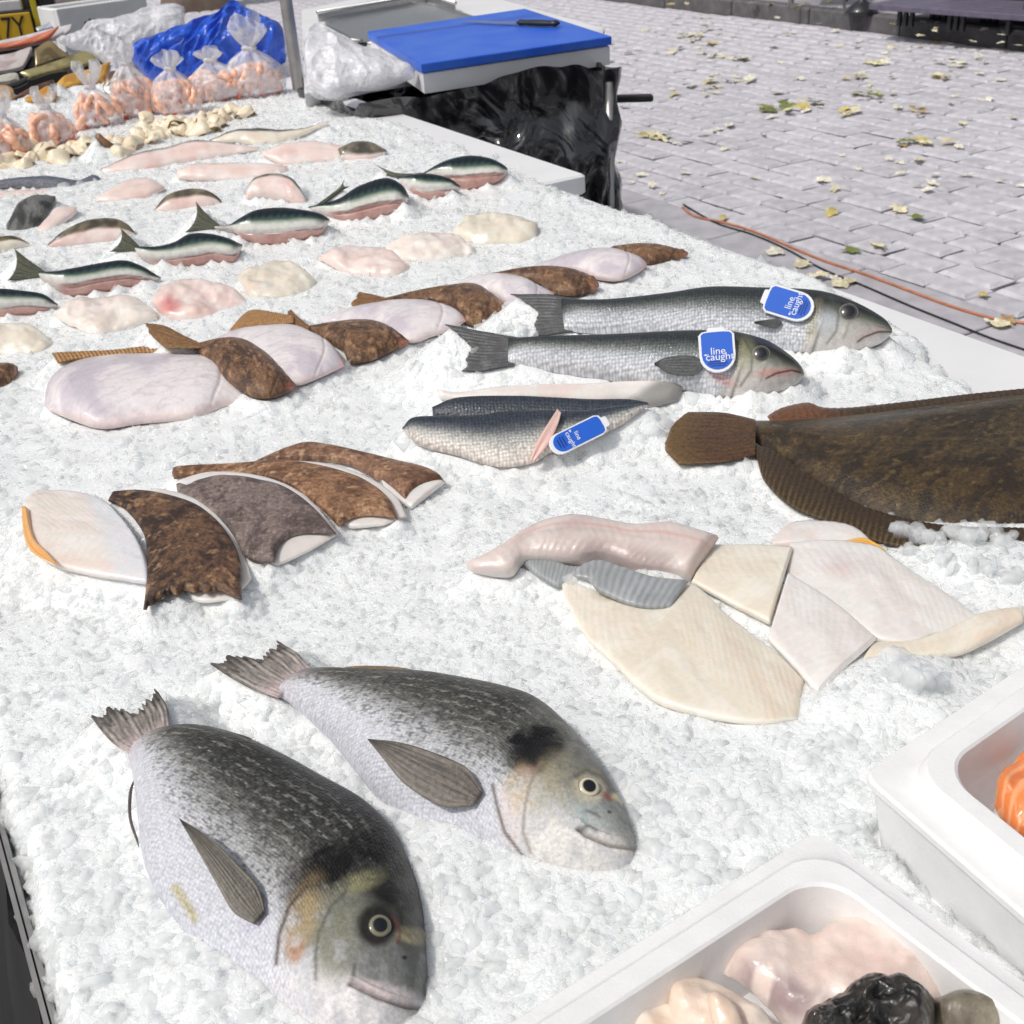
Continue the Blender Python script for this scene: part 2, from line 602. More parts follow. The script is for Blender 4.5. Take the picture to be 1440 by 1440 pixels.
M['channel'] = plain('smooth_channel_stone', (0.50, 0.485, 0.525), 0.7, noise=0.12, nscale=10, bump=0.2, bscale=70, obj_rand=0.06)


# ------------------------------------------------------------------ street (setting)
def uv_pt(u, v, z):
    return U * u + V * v + np.array([0, 0, z])


def to_uv(p):
    return float(np.dot(p, U)), float(np.dot(p, V))


def grid_plane(name, u0, u1, v0, v1, z, mat, kind='structure'):
    v = [uv_pt(u0, v0, z), uv_pt(u1, v0, z), uv_pt(u1, v1, z), uv_pt(u0, v1, z)]
    o = mesh_obj(name, v, [(0, 3, 2, 1)], mat)
    if np.cross(v[3] - v[0], v[1] - v[0])[2] > 0:
        o.data.flip_normals() if hasattr(o.data, 'flip_normals') else None
    return tag(o, kind=kind)


ku, kv = to_uv(P(1340, 63, 0.0))
KERB_V = kv
street = grid_plane('cobbled_street', -60, 160, -80, KERB_V, 0.0, M['joint'])
pavement = grid_plane('pavement', -60, 160, KERB_V + 0.13, KERB_V + 60, 0.128, M['flag'])
kerb = grid_plane('kerb', -60, 160, KERB_V - 0.0, KERB_V + 0.13, 0.02, M['joint'])
for i in range(-3, 22):
    L = 0.92
    c = uv_pt(i * L + 0.3, KERB_V + 0.065, 0.065)
    v, f = box_geo(c, U * (L / 2 - 0.006), V * 0.068, np.array([0, 0, 0.068 + 0.002 * (i % 3)]), 0.012)
    mesh_obj('kerb_stone', v, f, M['kerb'], kerb, smooth=False)

# setts in courses along the street: the 300 that show largest are single stones
hu, hv_ = to_uv(P(960, 297, 0.0))
CHAN_V = to_uv(P(1200, 376, 0.0))[1]
CW, SL = 0.135, 0.19
cells = []
nrow = int((KERB_V - CHAN_V) / CW)
CW = (KERB_V - CHAN_V) / nrow
for r in range(nrow):
    vv = CHAN_V + (r + 0.5) * CW
    u = -3.0 + (r % 2) * 0.1 + random.uniform(-.03, .03)
    while u < 26:
        l = SL * random.uniform(0.72, 1.28)
        cells.append((u + l / 2, vv, l, CW))
        u += l
ROWS = []


def to_px(p):
    q = R3.T @ (np.asarray(p) - CAMP)
    return 720 + FPX * q[0] / -q[2], 720 - FPX * q[1] / -q[2], -q[2]


vis, hid = [], []
for c in cells:
    x, y, d = to_px(uv_pt(c[0], c[1], 0))
    if d > 0 and -60 < x < 1520 and -80 < y < 500:
        edge = 130 + (x - 425) * 0.34
        on = 0 < x < 1440 and 0 < y < edge + 10 and x > 820
        (vis if on else hid).append((d, c))
vis.sort(key=lambda q: q[0])
hid += vis[300:]


def sett_geo(l, w, seed):
    r = random.Random(seed)
    b = 0.016
    hx, hy = l / 2 - 0.005, w / 2 - 0.006
    v = []
    for kx, ky, z in ((hx, hy, 0.0), (hx, hy, 0.008), (hx - b, hy - b, 0.017)):
        for sx, sy in ((-1, -1), (1, -1), (1, 1), (-1, 1)):
            v.append((sx * kx + r.uniform(-.005, .005), sy * ky + r.uniform(-.004, .003), z + r.uniform(-.0015, .0015)))
    v.append((0, 0, 0.020))
    f = []
    for g in range(2):
        for i in range(4):
            f.append((g * 4 + i, g * 4 + (i + 1) % 4, g * 4 + 4 + (i + 1) % 4, g * 4 + 4 + i))
    for i in range(4):
        f.append((8 + i, 8 + (i + 1) % 4, 12))
    return np.array(v), f


UVM = np.stack([U, V, np.array([0, 0, 1.0])], 0)          # rows: local axes in world (U, V swap handed below)
protos = []
for i in range(9):
    l = SL * (0.8 + 0.05 * i)
    v, f = sett_geo(l, CW, i)
    me = bpy.data.meshes.new('sett')
    vw = v[:, :1] * U + v[:, 1:2] * V + v[:, 2:3] * np.array([0, 0, 1.0])
    me.from_pydata(vw.tolist(), [], [tuple(reversed(q)) for q in f])
    me.materials.append(M['setts'])
    me.polygons.foreach_set('use_smooth', np.zeros(len(me.polygons), bool))
    protos.append((l, me, vw, [tuple(reversed(q)) for q in f]))
for d, c in vis[:300]:
    i = int(np.clip(round((c[2] / SL - 0.8) / 0.05), 0, 8))
    o = bpy.data.objects.new('sett', protos[i][1])
    COL.objects.link(o)
    o.parent = street
    o.location = Vector(uv_pt(c[0], c[1] + .012 * math.sin(c[0] * 1.9 + c[1]), 0.0 + random.uniform(-0.004, 0.003))) - Vector(street['_o'])
    o.rotation_euler = (random.uniform(-.008, .008), random.uniform(-.008, .008), random.uniform(-.014, .014))
geo = []
for d, c in hid:
    i = int(np.clip(round((c[2] / SL - 0.8) / 0.05), 0, 8))
    geo.append((protos[i][2] + uv_pt(c[0], c[1] + .012 * math.sin(c[0] * 1.9 + c[1]), 0.0 + random.uniform(-0.004, 0.003)), protos[i][3]))
if geo:
    v, f = cat_geo(geo)
    tag(mesh_obj('distant_setts', v, f, M['setts'], street, smooth=False), kind='stuff')
# smooth channel stones between the setts and the stall
for i in range(-2, 12):
    for j in range(2):
        L = 0.62
        c = uv_pt(i * L + 0.31 * j, CHAN_V - 0.155 - 0.30 * j, 0.008)
        v, f = box_geo(c, U * (L / 2 - 0.005), V * 0.144, np.array([0, 0, 0.009]), 0.004)
        mesh_obj('channel_stone', v, f, M['channel'], street, smooth=False)

# ------------------------------------------------------------------ stall table
VL = to_uv(P(0, 1222, ZT))[1] + .004
_, VR = to_uv(P(790, 240, ZT))
VR2 = float(np.mean([to_uv(P(x_, y_, ZT))[1] for x_, y_ in ((957, 322), (1148, 392), (1440, 489))]))
UFAR = to_uv(P(425, 128, ZT))[0] + 0.55
UNEAR = to_uv(P(720, 1440, ZT))[0] - 0.45
table = empty('display_table', uv_pt((UFAR + UNEAR) / 2, (VL + VR) / 2, 0))
tag(table, 'long fish counter with white liner boards, heaped with crushed ice', 'table')


def slab(name, u0, u1, v0, v1, z0, z1, mat, parent, bev=0.004):
    c = uv_pt((u0 + u1) / 2, (v0 + v1) / 2, (z0 + z1) / 2)
    v, f = box_geo(c, U * abs(u1 - u0) / 2, V * abs(v1 - v0) / 2, np.array([0, 0, (z1 - z0) / 2]), bev)
    f = [tuple(reversed(q)) for q in f]
    return mesh_obj(name, v, f, mat, parent, smooth=False)


slab('tabletop', UNEAR, UFAR, VL + 0.01, VR2 - 0.01, ZT - 0.09, ZT - 0.035, M['white_board'], table)
gu = to_uv(P(792, 255, ZT))[0]
slab('liner_board', gu + 0.004, UFAR, VR - 0.12, VR + 0.012, ZT - 0.033, ZT + 0.003, M['white_board'], table)
slab('liner_board', UNEAR, gu - 0.004, VL + 0.3, VR2 + 0.006, ZT - 0.034, ZT - 0.008, M['white_board'], table)
slab('edge_rail', UNEAR, UFAR, VL - 0.003, VL + 0.004, ZT - 0.036, ZT - 0.004, M['alu'], table, 0.002)
for i, uu in enumerate((UNEAR + 0.1, (UNEAR + UFAR) / 2, UFAR - 0.1)):
    for vv in (VL + 0.12, VR - 0.1):
        slab('leg', uu - 0.02, uu + 0.02, vv - 0.02, vv + 0.02, 0.002, ZT - 0.092, M['alu'], table)
# black skirt hanging below the rail on the seller's side
n, mm = 90, 14
vs, fs = [], []
for i in range(n):
    uu = UNEAR + (UFAR - UNEAR) * i / (n - 1)
    for j in range(mm):
        w = j / (mm - 1)
        off = -0.012 - 0.10 * w - 0.035 * w * (0.5 + 0.5 * math.sin(i * 1.1 + 0.6 * math.sin(i * .37)))
        vs.append(uv_pt(uu, VL + off + 0.01 * float(vn(i * .7, j * .5)), ZT - 0.03 - w * 0.79))
for i in range(n - 1):
    for j in range(mm - 1):
        fs.append((i * mm + j, i * mm + j + 1, (i + 1) * mm + j + 1, (i + 1) * mm + j))
mesh_obj('skirt', vs, fs, M['blackcloth'], table)

# ------------------------------------------------------------------ paints (the things' own colours with some light shading in them, plus a painted glint)
def p_flesh(kind='white', streak=0.5):
    base = {'peach': ((232, 212, 194), (222, 172, 140), (242, 232, 222)), 'white': ((234, 224, 214), (226, 203, 192), (240, 236, 232)), 'pink': ((232, 212, 204), (220, 176, 166), (240, 230, 226)),
            'cream': ((226, 217, 200), (222, 200, 180), (238, 233, 223)), 'pearl': ((226, 220, 215), (214, 204, 202), (236, 233, 230)),
            'grey': ((212, 198, 192), (176, 160, 158), (226, 216, 210)), 'warm': ((230, 208, 188), (216, 176, 148), (240, 226, 212))}[kind]
    def f(c):
        a = fbm(c.u * 18 + c.sd, c.v * 30, 0.0, 4)
        col = mix(rgb(*base[0]), rgb(*base[1]), .6 * ss(0.45, 0.85, a))
        col = mix(col, rgb(*base[2]), .55 * ss(0.42, 0.8, fbm(c.u * 40 + 9, c.v * 60 + c.sd, 2.0, 3)))
        # muscle segments: faint chevrons along the fillet
        ch = np.sin((c.u + 0.6 * np.abs(c.v - c.v.max() * 0.5)) * 900 + 5 * fbm(c.u * 30, c.v * 30))
        col = col * (1 - 0.045 * streak * ss(0.55, 1.0, ch))[..., None]
        rim_ = ss(.86, 1.0, np.abs(2 * c.t - 1))
        col = mix(col, rgb(*base[2]), .6 * rim_)
        blood = ss(.66, .8, fbm(c.u * 28 + c.sd * 5, c.v * 22, 7.0, 3))
        col = mix(col, rgb(214, 150, 138), .35 * streak * blood)
        mid = np.exp(-((c.t - 0.47) / 0.05) ** 2) * ss(0.05, 0.3, c.s) * (1 - ss(0.7, 0.98, c.s))
        col = mix(col, rgb(*base[1]), 0.45 * streak * mid)
        return col
    return f


def p_bass(c):
    col = ramp(c.t + 0.05 * (fbm(c.u * 60, c.v * 60) - .5), [(0, (34, 38, 40)), (.30, (52, 57, 58)), (.44, (84, 90, 88)), (.54, (118, 124, 124)), (.68, (186, 190, 196)), (.8, (222, 224, 230)), (1, (232, 232, 236))])
    row = np.sin(c.v * 2 * math.pi / 0.0046)
    col = col * (1 + 0.07 * row * (1 - ss(.72, .8, c.s)))[..., None]
    c.mask = 1 - ss(.75, .77, c.s + 0.04 * (c.t - .5) ** 2 * 4)
    head = ss(.735, .76, c.s + 0.04 * (c.t - .5) ** 2 * 4)
    hc = ramp(c.t + .08 * (fbm(c.u * 90, c.v * 90) - .5), [(0, (28, 30, 30)), (.32, (50, 53, 48)), (.5, (96, 99, 90)), (.68, (176, 174, 166)), (1, (226, 220, 216))])
    hc = hc * (0.72 + 0.56 * fbm(c.u * 160, c.v * 160, 4.0))[..., None]
    col = mix(col, hc, head)
    gill = np.exp(-((c.s - .765 + 0.09 * (c.t - .55) ** 2) / .006) ** 2) * ss(.2, .35, c.t)
    col = mix(col, rgb(84, 80, 70), .7 * gill)
    pre = np.exp(-((c.s - .845 + 0.1 * (c.t - .55) ** 2) / .005) ** 2) * ss(.3, .4, c.t) * (1 - ss(.85, .95, c.t))
    return mix(col, rgb(120, 118, 108), .5 * pre)


def p_bassfillet(c):
    col = ramp(c.t + 0.06 * (fbm(c.u * 60, c.v * 60) - .5), [(0, (44, 50, 60)), (.3, (56, 62, 72)), (.46, (96, 100, 104)), (.62, (168, 168, 164)), (.82, (214, 208, 200)), (1, (228, 216, 208))])
    row = np.sin(c.v * 2 * math.pi / 0.0046)
    return col * (1 + 0.06 * row)[..., None]


def p_bass_dark(c):
    col = ramp(c.t, [(0, (46, 52, 62)), (1, (74, 80, 88))])
    return col * (1 + 0.14 * np.sin(c.v * 2 * math.pi / 0.0046))[..., None]


def p_mack(c):
    col = ramp(c.t + .05 * (fbm(c.u * 50, c.v * 90) - .5), [(0, (10, 20, 26)), (.36, (18, 36, 42)), (.50, (60, 84, 80)), (.57, (160, 168, 150)), (.64, (214, 216, 208)), (.8, (224, 218, 212)), (1, (206, 190, 184))])
    st = np.sin(c.u * 2 * math.pi / 0.012 + 3.5 * np.sin(c.v * 160 + c.u * 30) * .6 + 4 * fbm(c.u * 40, c.v * 60))
    col = mix(col, rgb(8, 14, 20), .75 * ss(.1, .6, st) * (1 - ss(.42, .5, c.t)) * (1 - ss(.8, .84, c.s)))
    lim_ = .91 + .05 * math.sin(c.sd * 2.1) - .10 * (1 - ((c.s - .58) / .4) ** 2) + .07 * (fbm(c.u * 45 + c.sd, 0.5, 0, 3) - .5)
    bel = ss(-.02, .03, c.t - lim_) * ss(.16, .26, c.s) * (1 - ss(.9, .95, c.s))
    col = mix(col, mix(rgb(214, 172, 160), rgb(170, 106, 98), fbm(c.u * 60, c.v * 40)), .85 * bel)
    edge = np.exp(-((c.t - lim_) / .018) ** 2) * ss(.2, .3, c.s) * (1 - ss(.88, .93, c.s))
    col = mix(col, rgb(84, 44, 42), .7 * edge)
    return mix(col, rgb(30, 38, 42), .85 * ss(.82, .93, c.s) * (1 - ss(.6, .8, c.t)))


def p_brown(a=(112, 82, 60), b=(62, 44, 34), hi=(160, 124, 92), speck=1.0):
    def f(c):
        q = .55 * fbm(c.u * 45 + c.sd * 3.7, c.v * 45, 0.0, 4) + .45 * fbm(c.u * 170 + c.sd, c.v * 170, 4.0, 3)
        col = mix(rgb(*a), rgb(*b), ss(.42, .62, q))
        col = mix(col, rgb(*hi), .7 * speck * ss(.6, .75, fbm(c.u * 160 + c.sd, c.v * 160, 1.0, 3)))
        col = mix(col, rgb(*b), .6 * speck * ss(.62, .72, fbm(c.u * 260, c.v * 260 + c.sd, 3.0, 2)))
        lat = np.exp(-((c.t - .5 + .03 * np.sin(c.s * 5)) / .012) ** 2)
        return mix(col, rgb(*hi), .25 * lat)
    return f


def p_brownhead(a=(120, 88, 62), b=(74, 52, 38), hi=(168, 130, 96)):
    g = p_brown(a, b, hi)
    def f(c):
        col = g(c)
        e = ss(.78, .82, c.s + .08 * (c.t - .5) ** 2) - ss(.82, .86, c.s + .08 * (c.t - .5) ** 2)
        col = mix(col, rgb(60, 40, 30), .45 * e)
        return mix(col, rgb(196, 128, 112), .55 * ss(.88, .97, c.s) * ss(.45, .8, c.t))
    return f


def p_whiteside(c):
    q = fbm(c.u * 25 + c.sd, c.v * 25, 0, 4)
    col = mix(rgb(228, 221, 222), rgb(200, 192, 200), ss(.4, .7, q))
    vein = 1 - np.abs(2 * fbm(c.u * 55 + 4 * c.v * 20, c.v * 55 + c.sd, 5.0, 3) - 1)
    col = mix(col, rgb(184, 172, 178), .35 * ss(.86, .97, vein))
    rim = ss(.8, 1.0, np.abs(2 * c.t - 1))
    col = mix(col, rgb(226, 200, 192), .5 * rim)
    lat = np.exp(-((c.t - .48) / .012) ** 2) * (1 - ss(.8, .85, c.s))
    col = mix(col, rgb(198, 184, 188), .3 * lat)
    g = np.exp(-((c.s - .83 + .2 * (c.t - .5) ** 2) / .008) ** 2) * ss(.12, .3, c.t) * (1 - ss(.7, .9, c.t))
    col = mix(col, rgb(196, 176, 176), .6 * g)
    col = mix(col, rgb(222, 176, 170), .75 * ss(.93, .99, c.s))
    st = fbm(c.s * 6, c.t * 60, c.sd, 3)
    return mix(col, rgb(204, 190, 184), .5 * ss(.55, .7, st) * (rim > .2) * rim)


def p_fin(a, b, n=40, tip=None):
    def f(c):
        r = .5 + .5 * np.sin(c.t * math.pi * n + 7 * fbm(c.s * 2.5, c.t * 9) + 2 * c.s)
        r = np.clip(r * .6 + .8 * (fbm(c.s * 5, c.t * 34, 2.0, 3) - .3), 0, 1)
        col = mix(rgb(*a), rgb(*b), r * (.6 + .6 * fbm(c.s * 5, c.t * 20)))
        if tip is not None: col = mix(col, rgb(*tip), .75 * ss(.6, .98, c.s))
        return col
    return f


def ray_disp(n, amp):
    return lambda c: .4 * amp * np.sin(c.t * math.pi * n + 3 * fbm(c.s * 3, c.t * 7))


# ---- gilt-head bream, colours placed on the fish by its own features, a nose glint painted in with them (tracing-frame coordinates of each fish)
def bream_paint(feat, dark=1.0, gillmask=None):
    def f(c):
        x, y = c.x, c.y
        c.mask = 1 - ell(x, y, *gillmask)
        nzl = fbm(c.u * 90, c.v * 130, 0, 4)
        t = c.t + .06 * (nzl - .5) + .02 * np.sin(c.s * 7)
        d = dark
        col = ramp(t, [(0, (26 * d, 26 * d, 25 * d)), (.2, (46 * d, 46 * d, 43 * d)), (.40, (72 * d, 72 * d, 67 * d)), (.50, (108, 108, 105)), (.60, (162, 163, 165)), (.71, (200, 201, 208)), (1, (208, 209, 218))])
        rows = np.sin(c.v * 2 * math.pi / 0.0085 + 1.5 * fbm(c.u * 30, c.v * 30))
        br = fbm(c.u * 420, c.v * 950, 6.0, 2)
        band = ss(.02, .2, c.t) * (1 - ss(.66, .8, c.t)) * (1 - ss(.66, .72, c.s))
        col = mix(col, rgb(186, 184, 176), .50 * band * (.25 + .75 * ss(.1, 1, rows)) * ss(.46, .64, br))
        col = mix(col, rgb(44, 44, 42), .6 * band * ss(.5, .66, fbm(c.u * 420, c.v * 800, 9.0, 2)))
        tailp = 1 - ss(.0, .09, c.s)
        col = mix(col, rgb(196, 186, 190), .55 * tailp)
        for kind, args, cc, amt in feat:
            if kind == 'e':
                m_ = ell(x, y, *args)
                m_ = m_ * (.45 + .75 * ss(.36, .62, fbm(c.W[..., 0] * 170, c.W[..., 1] * 170, 2.2, 4)))
            elif kind == 'd':
                m_ = ell(x, y, *args)
            else:
                m_ = ln(x, y, *args)
            col = mix(col, rgb(*cc), np.clip(amt * m_, 0, 1))
        return col
    return f


F1 = [('e', ((1110, 1200), (260, 300), 20, .25), (118, 118, 110), .9),
      ('e', ((1000, 1420), (250, 150), 25, .5), (226, 222, 222), .9),
      ('e', ((1190, 920), (150, 130), 50, .45), (30, 29, 28), .95), ('e', ((1260, 1130), (70, 190), -5, .4), (38, 37, 36), .9),
      ('d', ((950, 885), (130, 48), -28, .5), (18, 17, 17), .85), ('e', ((970, 880), (170, 75), -28, .5), (16, 15, 15), 1.1), ('e', ((850, 960), (60, 80), 30, .6), (60, 52, 44), .6),
      ('e', ((860, 1070), (60, 130), 18, .6), (158, 138, 98), .7), ('e', ((835, 1185), (34, 44), 0, .6), (170, 120, 84), .6),
      ('e', ((1060, 945), (80, 34), -20, .6), (146, 142, 106), .7), ('e', ((1250, 1140), (58, 28), 12, .5), (190, 178, 136), .85),
      ('e', ((985, 1150), (75, 140), 8, .6), (120, 121, 104), .7), ('e', ((1150, 1240), (120, 80), 0, .5), (112, 113, 112), .8),
      ('d', ((1118, 1098), (66, 74), 0, .25), (34, 32, 30), .95), ('d', ((1215, 1215), (9, 7), 0, .4), (20, 20, 20), .9), ('l', ([(1175, 1070), (1200, 1120), (1190, 1165)], 6), (110, 52, 44), .6),
      ('l', ([(765, 1230), (775, 1130), (810, 1030), (870, 960)], 7), (78, 62, 54), .95), ('l', ([(905, 1290), (905, 1200), (915, 1130), (955, 1040), (1010, 980)], 6), (84, 82, 70), .75),
      ('l', ([(1020, 1310), (1035, 1290), (1040, 1240)], 7), (60, 58, 58), .7),
      ('l', ([(1030, 1306), (1120, 1350), (1220, 1385), (1310, 1390)], 9), (84, 70, 68), .8),
      ('e', ((1150, 1330), (120, 22), 16, .5), (206, 190, 190), .8), ('l', ([(415, 965), (450, 1020), (480, 1070)], 16), (176, 162, 96), .75),
      ('e', ((680, 1060), (50, 60), 0, .6), (196, 192, 208), .7), ('e', ((1275, 1260), (18, 70), 8, .5), (190, 190, 188), .35)]  # last entry: pale glint painted down the ridge of the nose
F2 = [('e', ((1140, 600), (190, 190), 20, .25), (176, 174, 164), .9), ('e', ((1130, 700), (190, 90), 15, .5), (226, 222, 218), .9),
      ('e', ((1120, 400), (150, 70), 45, .5), (124, 124, 118), .9), ('e', ((1240, 520), (40, 120), -18, .5), (96, 94, 88), .8),
      ('d', ((1010, 395), (64, 44), -22, .4), (16, 15, 16), .9), ('e', ((1010, 395), (90, 66), -22, .3), (14, 13, 14), 1.15), ('e', ((990, 440), (60, 30), 20, .5), (30, 28, 28), .8),
      ('e', ((965, 525), (40, 66), 10, .7), (198, 176, 134), .7), ('e', ((985, 470), (26, 20), 0, .7), (196, 164, 152), .5),
      ('e', ((935, 600), (30, 90), -10, .6), (206, 196, 196), .6), ('e', ((1075, 470), (50, 60), 0, .6), (150, 140, 112), .6),
      ('e', ((1180, 590), (55, 50), 0, .5), (160, 172, 172), .8), ('e', ((1240, 600), (40, 55), -10, .5), (150, 152, 150), .8),
      ('d', ((1168, 508), (50, 50), 0, .25), (190, 184, 164), .85), ('d', ((1228, 585), (6, 5), 0, .4), (30, 30, 30), .8), ('l', ([(1130, 480), (1160, 462), (1205, 480), (1240, 520)], 9), (70, 62, 54), .7),
      ('e', ((1218, 538), (22, 9), 35, .5), (146, 84, 68), .8), ('e', ((1255, 545), (22, 12), 30, .5), (214, 196, 150), .9),
      ('l', ([(1140, 632), (1160, 650), (1230, 680), (1306, 690)], 7), (104, 88, 82), .7), ('l', ([(1135, 636), (1170, 628), (1190, 640)], 6), (80, 74, 70), .7),
      ('l', ([(1160, 580), (1190, 590), (1200, 600)], 5), (84, 82, 80), .6),
      ('l', ([(890, 500), (902, 560), (925, 640), (985, 720), (1040, 765)], 5), (92, 80, 76), .95), ('l', ([(1030, 440), (1000, 500), (985, 560), (978, 640), (1000, 700)], 5), (136, 120, 104), .75)]


def bream_disp(gill, mouth, socket, front):
    def f(c):
        d = 0.0016 * (1 - np.clip(0, 0, 0)) * ell(c.x, c.y, *gill)
        d = d - 0.0022 * ln(c.x, c.y, *mouth) + 0.0014 * ln(c.x, c.y + 22, *mouth) + 0.0010 * ln(c.x, c.y - 24, *mouth)
        d = d - 0.0012 * ell(c.x, c.y, *socket)
        return d + 0.0006 * (fbm(c.u * 80, c.v * 80) - .5)
    return f


def dome(name, p, n, r, h, col_fn, mat, parent, up=None, rx=1.0, k=20, rings=8):
    n = unit(n)
    a = unit(np.cross(n, [0.3, 0.2, 0.9]))
    if up is not None: a = unit(np.asarray(up) - (np.asarray(up) @ n) * n)
    b = np.cross(n, a)
    v, cl = [p + n * h], [col_fn(0.0)]
    for i in range(1, rings + 1):
        q = i / rings
        for j in range(k):
            w = 2 * math.pi * j / k
            v.append(p + a * r * rx * q * math.cos(w) + b * r * q * math.sin(w) + n * h * (math.sqrt(max(0, 1 - q * q)) if i < rings else -.4))
            cl.append(col_fn(q))
    f = [(0, 1 + j, 1 + (j + 1) % k) for j in range(k)]
    for i in range(rings - 1):
        for j in range(k):
            f.append((1 + i * k + j, 1 + (i + 1) * k + j, 1 + (i + 1) * k + (j + 1) % k, 1 + i * k + (j + 1) % k))
    uv = [(q[0], q[1]) for q in v]
    return mesh_obj(name, v, f, mat, parent, np.array(cl), np.array(uv), loc=np.asarray(p))


def eye(body, f, xy, rpx, cols, hk=.45):
    x, y = fx(f, xy)
    p, n = surf(body, x, y)
    r = rpx / FR[f][2] * scale_at(p)
    pu, ir, rim = [rgb(*q) for q in cols]
    def cf(q):
        return pu if q < .56 else (ir if q < .84 else rim)
    nn = unit(n * .7 + unit(CAMP - p) * .3)
    return dome('eye', p - n * r * .1, nn, r, r * hk, cf, M['eye'], body)


# ------------------------------------------------------------------ the two bream in front
def add_bream(f, label, top, bot, tail, pect, anal, dors, feat, dark, gill, mouth, socket, eyea, k, th, fins):
    b = strip('sea_bream', f, top, bot, ZT + 0.010, k=k, th=th, pe=.55, back=.55, caps=(.12, .10), paint=bream_paint(feat, dark, gill), sink=.45, mat=M['bream'],
              disp=bream_disp(gill, mouth, socket, None), dens=1.35)
    tag(b, label, 'fish', 'gilt-head bream on the ice')
    strip('tail_fin', f, tail[0], tail[1], ZT + 0.013, plane=b, k=k, th=.0022, pe=.3, back=.6, caps=(.02, .03), paint=lambda c: mix(mix(p_fin((96, 92, 86), (178, 168, 162), 22, tip=(52, 48, 46))(c), rgb(206, 182, 182), .5 * (1 - ss(.1, .4, c.s))), rgb(40, 38, 36), .7 * ss(.55, .75, fbm(c.s * 9, c.t * 16, 3.0, 3)) * ss(.3, .7, c.s)),
          mat=M['fin'], parent=b, disp=ray_disp(22, .0006), bulge=-14, rag=20, dens=1.2, wob=(.003, 40), anchor=tail[2], lift=.004)
    pc = fins[0]
    x, y = fx(f, pect[0][0])
    p, nn = surf(b, *fx(f, pect[2]))
    nv = unit(nn * .75 + unit(CAMP - p) * .35)
    o_l = strip('pectoral_fin', f, pect[0], pect[1], 0, th=.0016, pe=.3, back=.5, caps=(.02, .05), paint=p_fin(*pc), mat=M['fin'], parent=b,
                disp=ray_disp(18, .0007), dens=1.5, solid=False, normal=nv, anchor=pect[2], **{}) if False else None
    strip_on('pectoral_fin', f, pect[0], pect[1], p + nn * .004, nv, lambda c: mix(p_fin(*pc)(c), rgb(168, 162, 152), .28 * ss(.5, 1.0, c.t)), b, 18)
    strip('anal_fin', f, anal[0], anal[1], ZT + 0.006, plane=b, k=k, th=.002, pe=.3, caps=(.05, .05), paint=p_fin(*fins[1]), mat=M['fin'], parent=b, dens=1.6, solid=False)
    strip('dorsal_fin', f, dors[0], dors[1], ZT + 0.02, plane=b, lift=.012, k=k, th=.004, pe=.4, caps=(.1, .1), paint=p_fin(*fins[2]), mat=M['fin'], parent=b, dens=1.6, anchor=top[len(top) // 2], solid=False)
    e = eye(b, f, *eyea)
    return b


def strip_on(name, f, top, bot, p, nv, paint, parent, rays_=18, th=.0014, mat=None):
    """a thin sheet through the real point p"""
    T, B = fx(f, top), fx(f, bot)
    n, m = 46, 26
    Ts, Bs = spline(T, n), spline(B, n)
    s, t = np.linspace(0, 1, n), np.linspace(0, 1, m)
    if name == 'pectoral_fin':                    # the fin narrows again to its fleshy root and frays at the tip
        wf_ = (.42 + .58 * np.sin(np.pi / 2 * np.clip(s / .24, 0, 1)))[:, None]
        md = (Ts + Bs) / 2
        Ts, Bs = md + (Ts - md) * wf_, md + (Bs - md) * wf_
    px = Ts[:, None] * (1 - t)[None, :, None] + Bs[:, None] * t[None, :, None]
    W = on_plane(px, np.asarray(p), nv)
    S, TT = s[:, None] * np.ones(m), np.ones(n)[:, None] * t
    W = W + nv * (.0004 * np.sin(TT * math.pi * rays_) * (.3 + S) + .003 * np.sin(S * 2.2))[..., None]
    c = Ctx()
    c.s, c.t, c.u, c.v, c.sd = S, TT, S * .06, TT * .03, 0
    col = paint(c)
    v = np.concatenate([W, W - nv * th]).reshape(-1, 3)
    q = []
    N = n * m
    flip = np.cross(W[1, 0] - W[0, 0], W[0, m - 1] - W[0, 0]) @ nv < 0
    for i in range(n - 1):
        for j in range(m - 1):
            a_ = (i * m + j, (i + 1) * m + j, (i + 1) * m + j + 1, i * m + j + 1)
            b_ = tuple(N + k_ for k_ in reversed(a_))
            q += [a_, b_] if not flip else [tuple(reversed(a_)), tuple(reversed(b_))]
    rim = [(i * m, (i + 1) * m) for i in range(n - 1)] + [(i * m + m - 1, (i + 1) * m + m - 1) for i in range(n - 1)]
    rim += [(j, j + 1) for j in range(m - 1)] + [((n - 1) * m + j, (n - 1) * m + j + 1) for j in range(m - 1)]
    q += [(a_, b_, N + b_, N + a_) for a_, b_ in rim]
    return mesh_obj(name, v, q, mat or M['fin'], parent, np.concatenate([col, col]).reshape(-1, 3), np.stack([c.u, c.v], -1).reshape(-1, 2).repeat(1, 0).tolist() * 2)


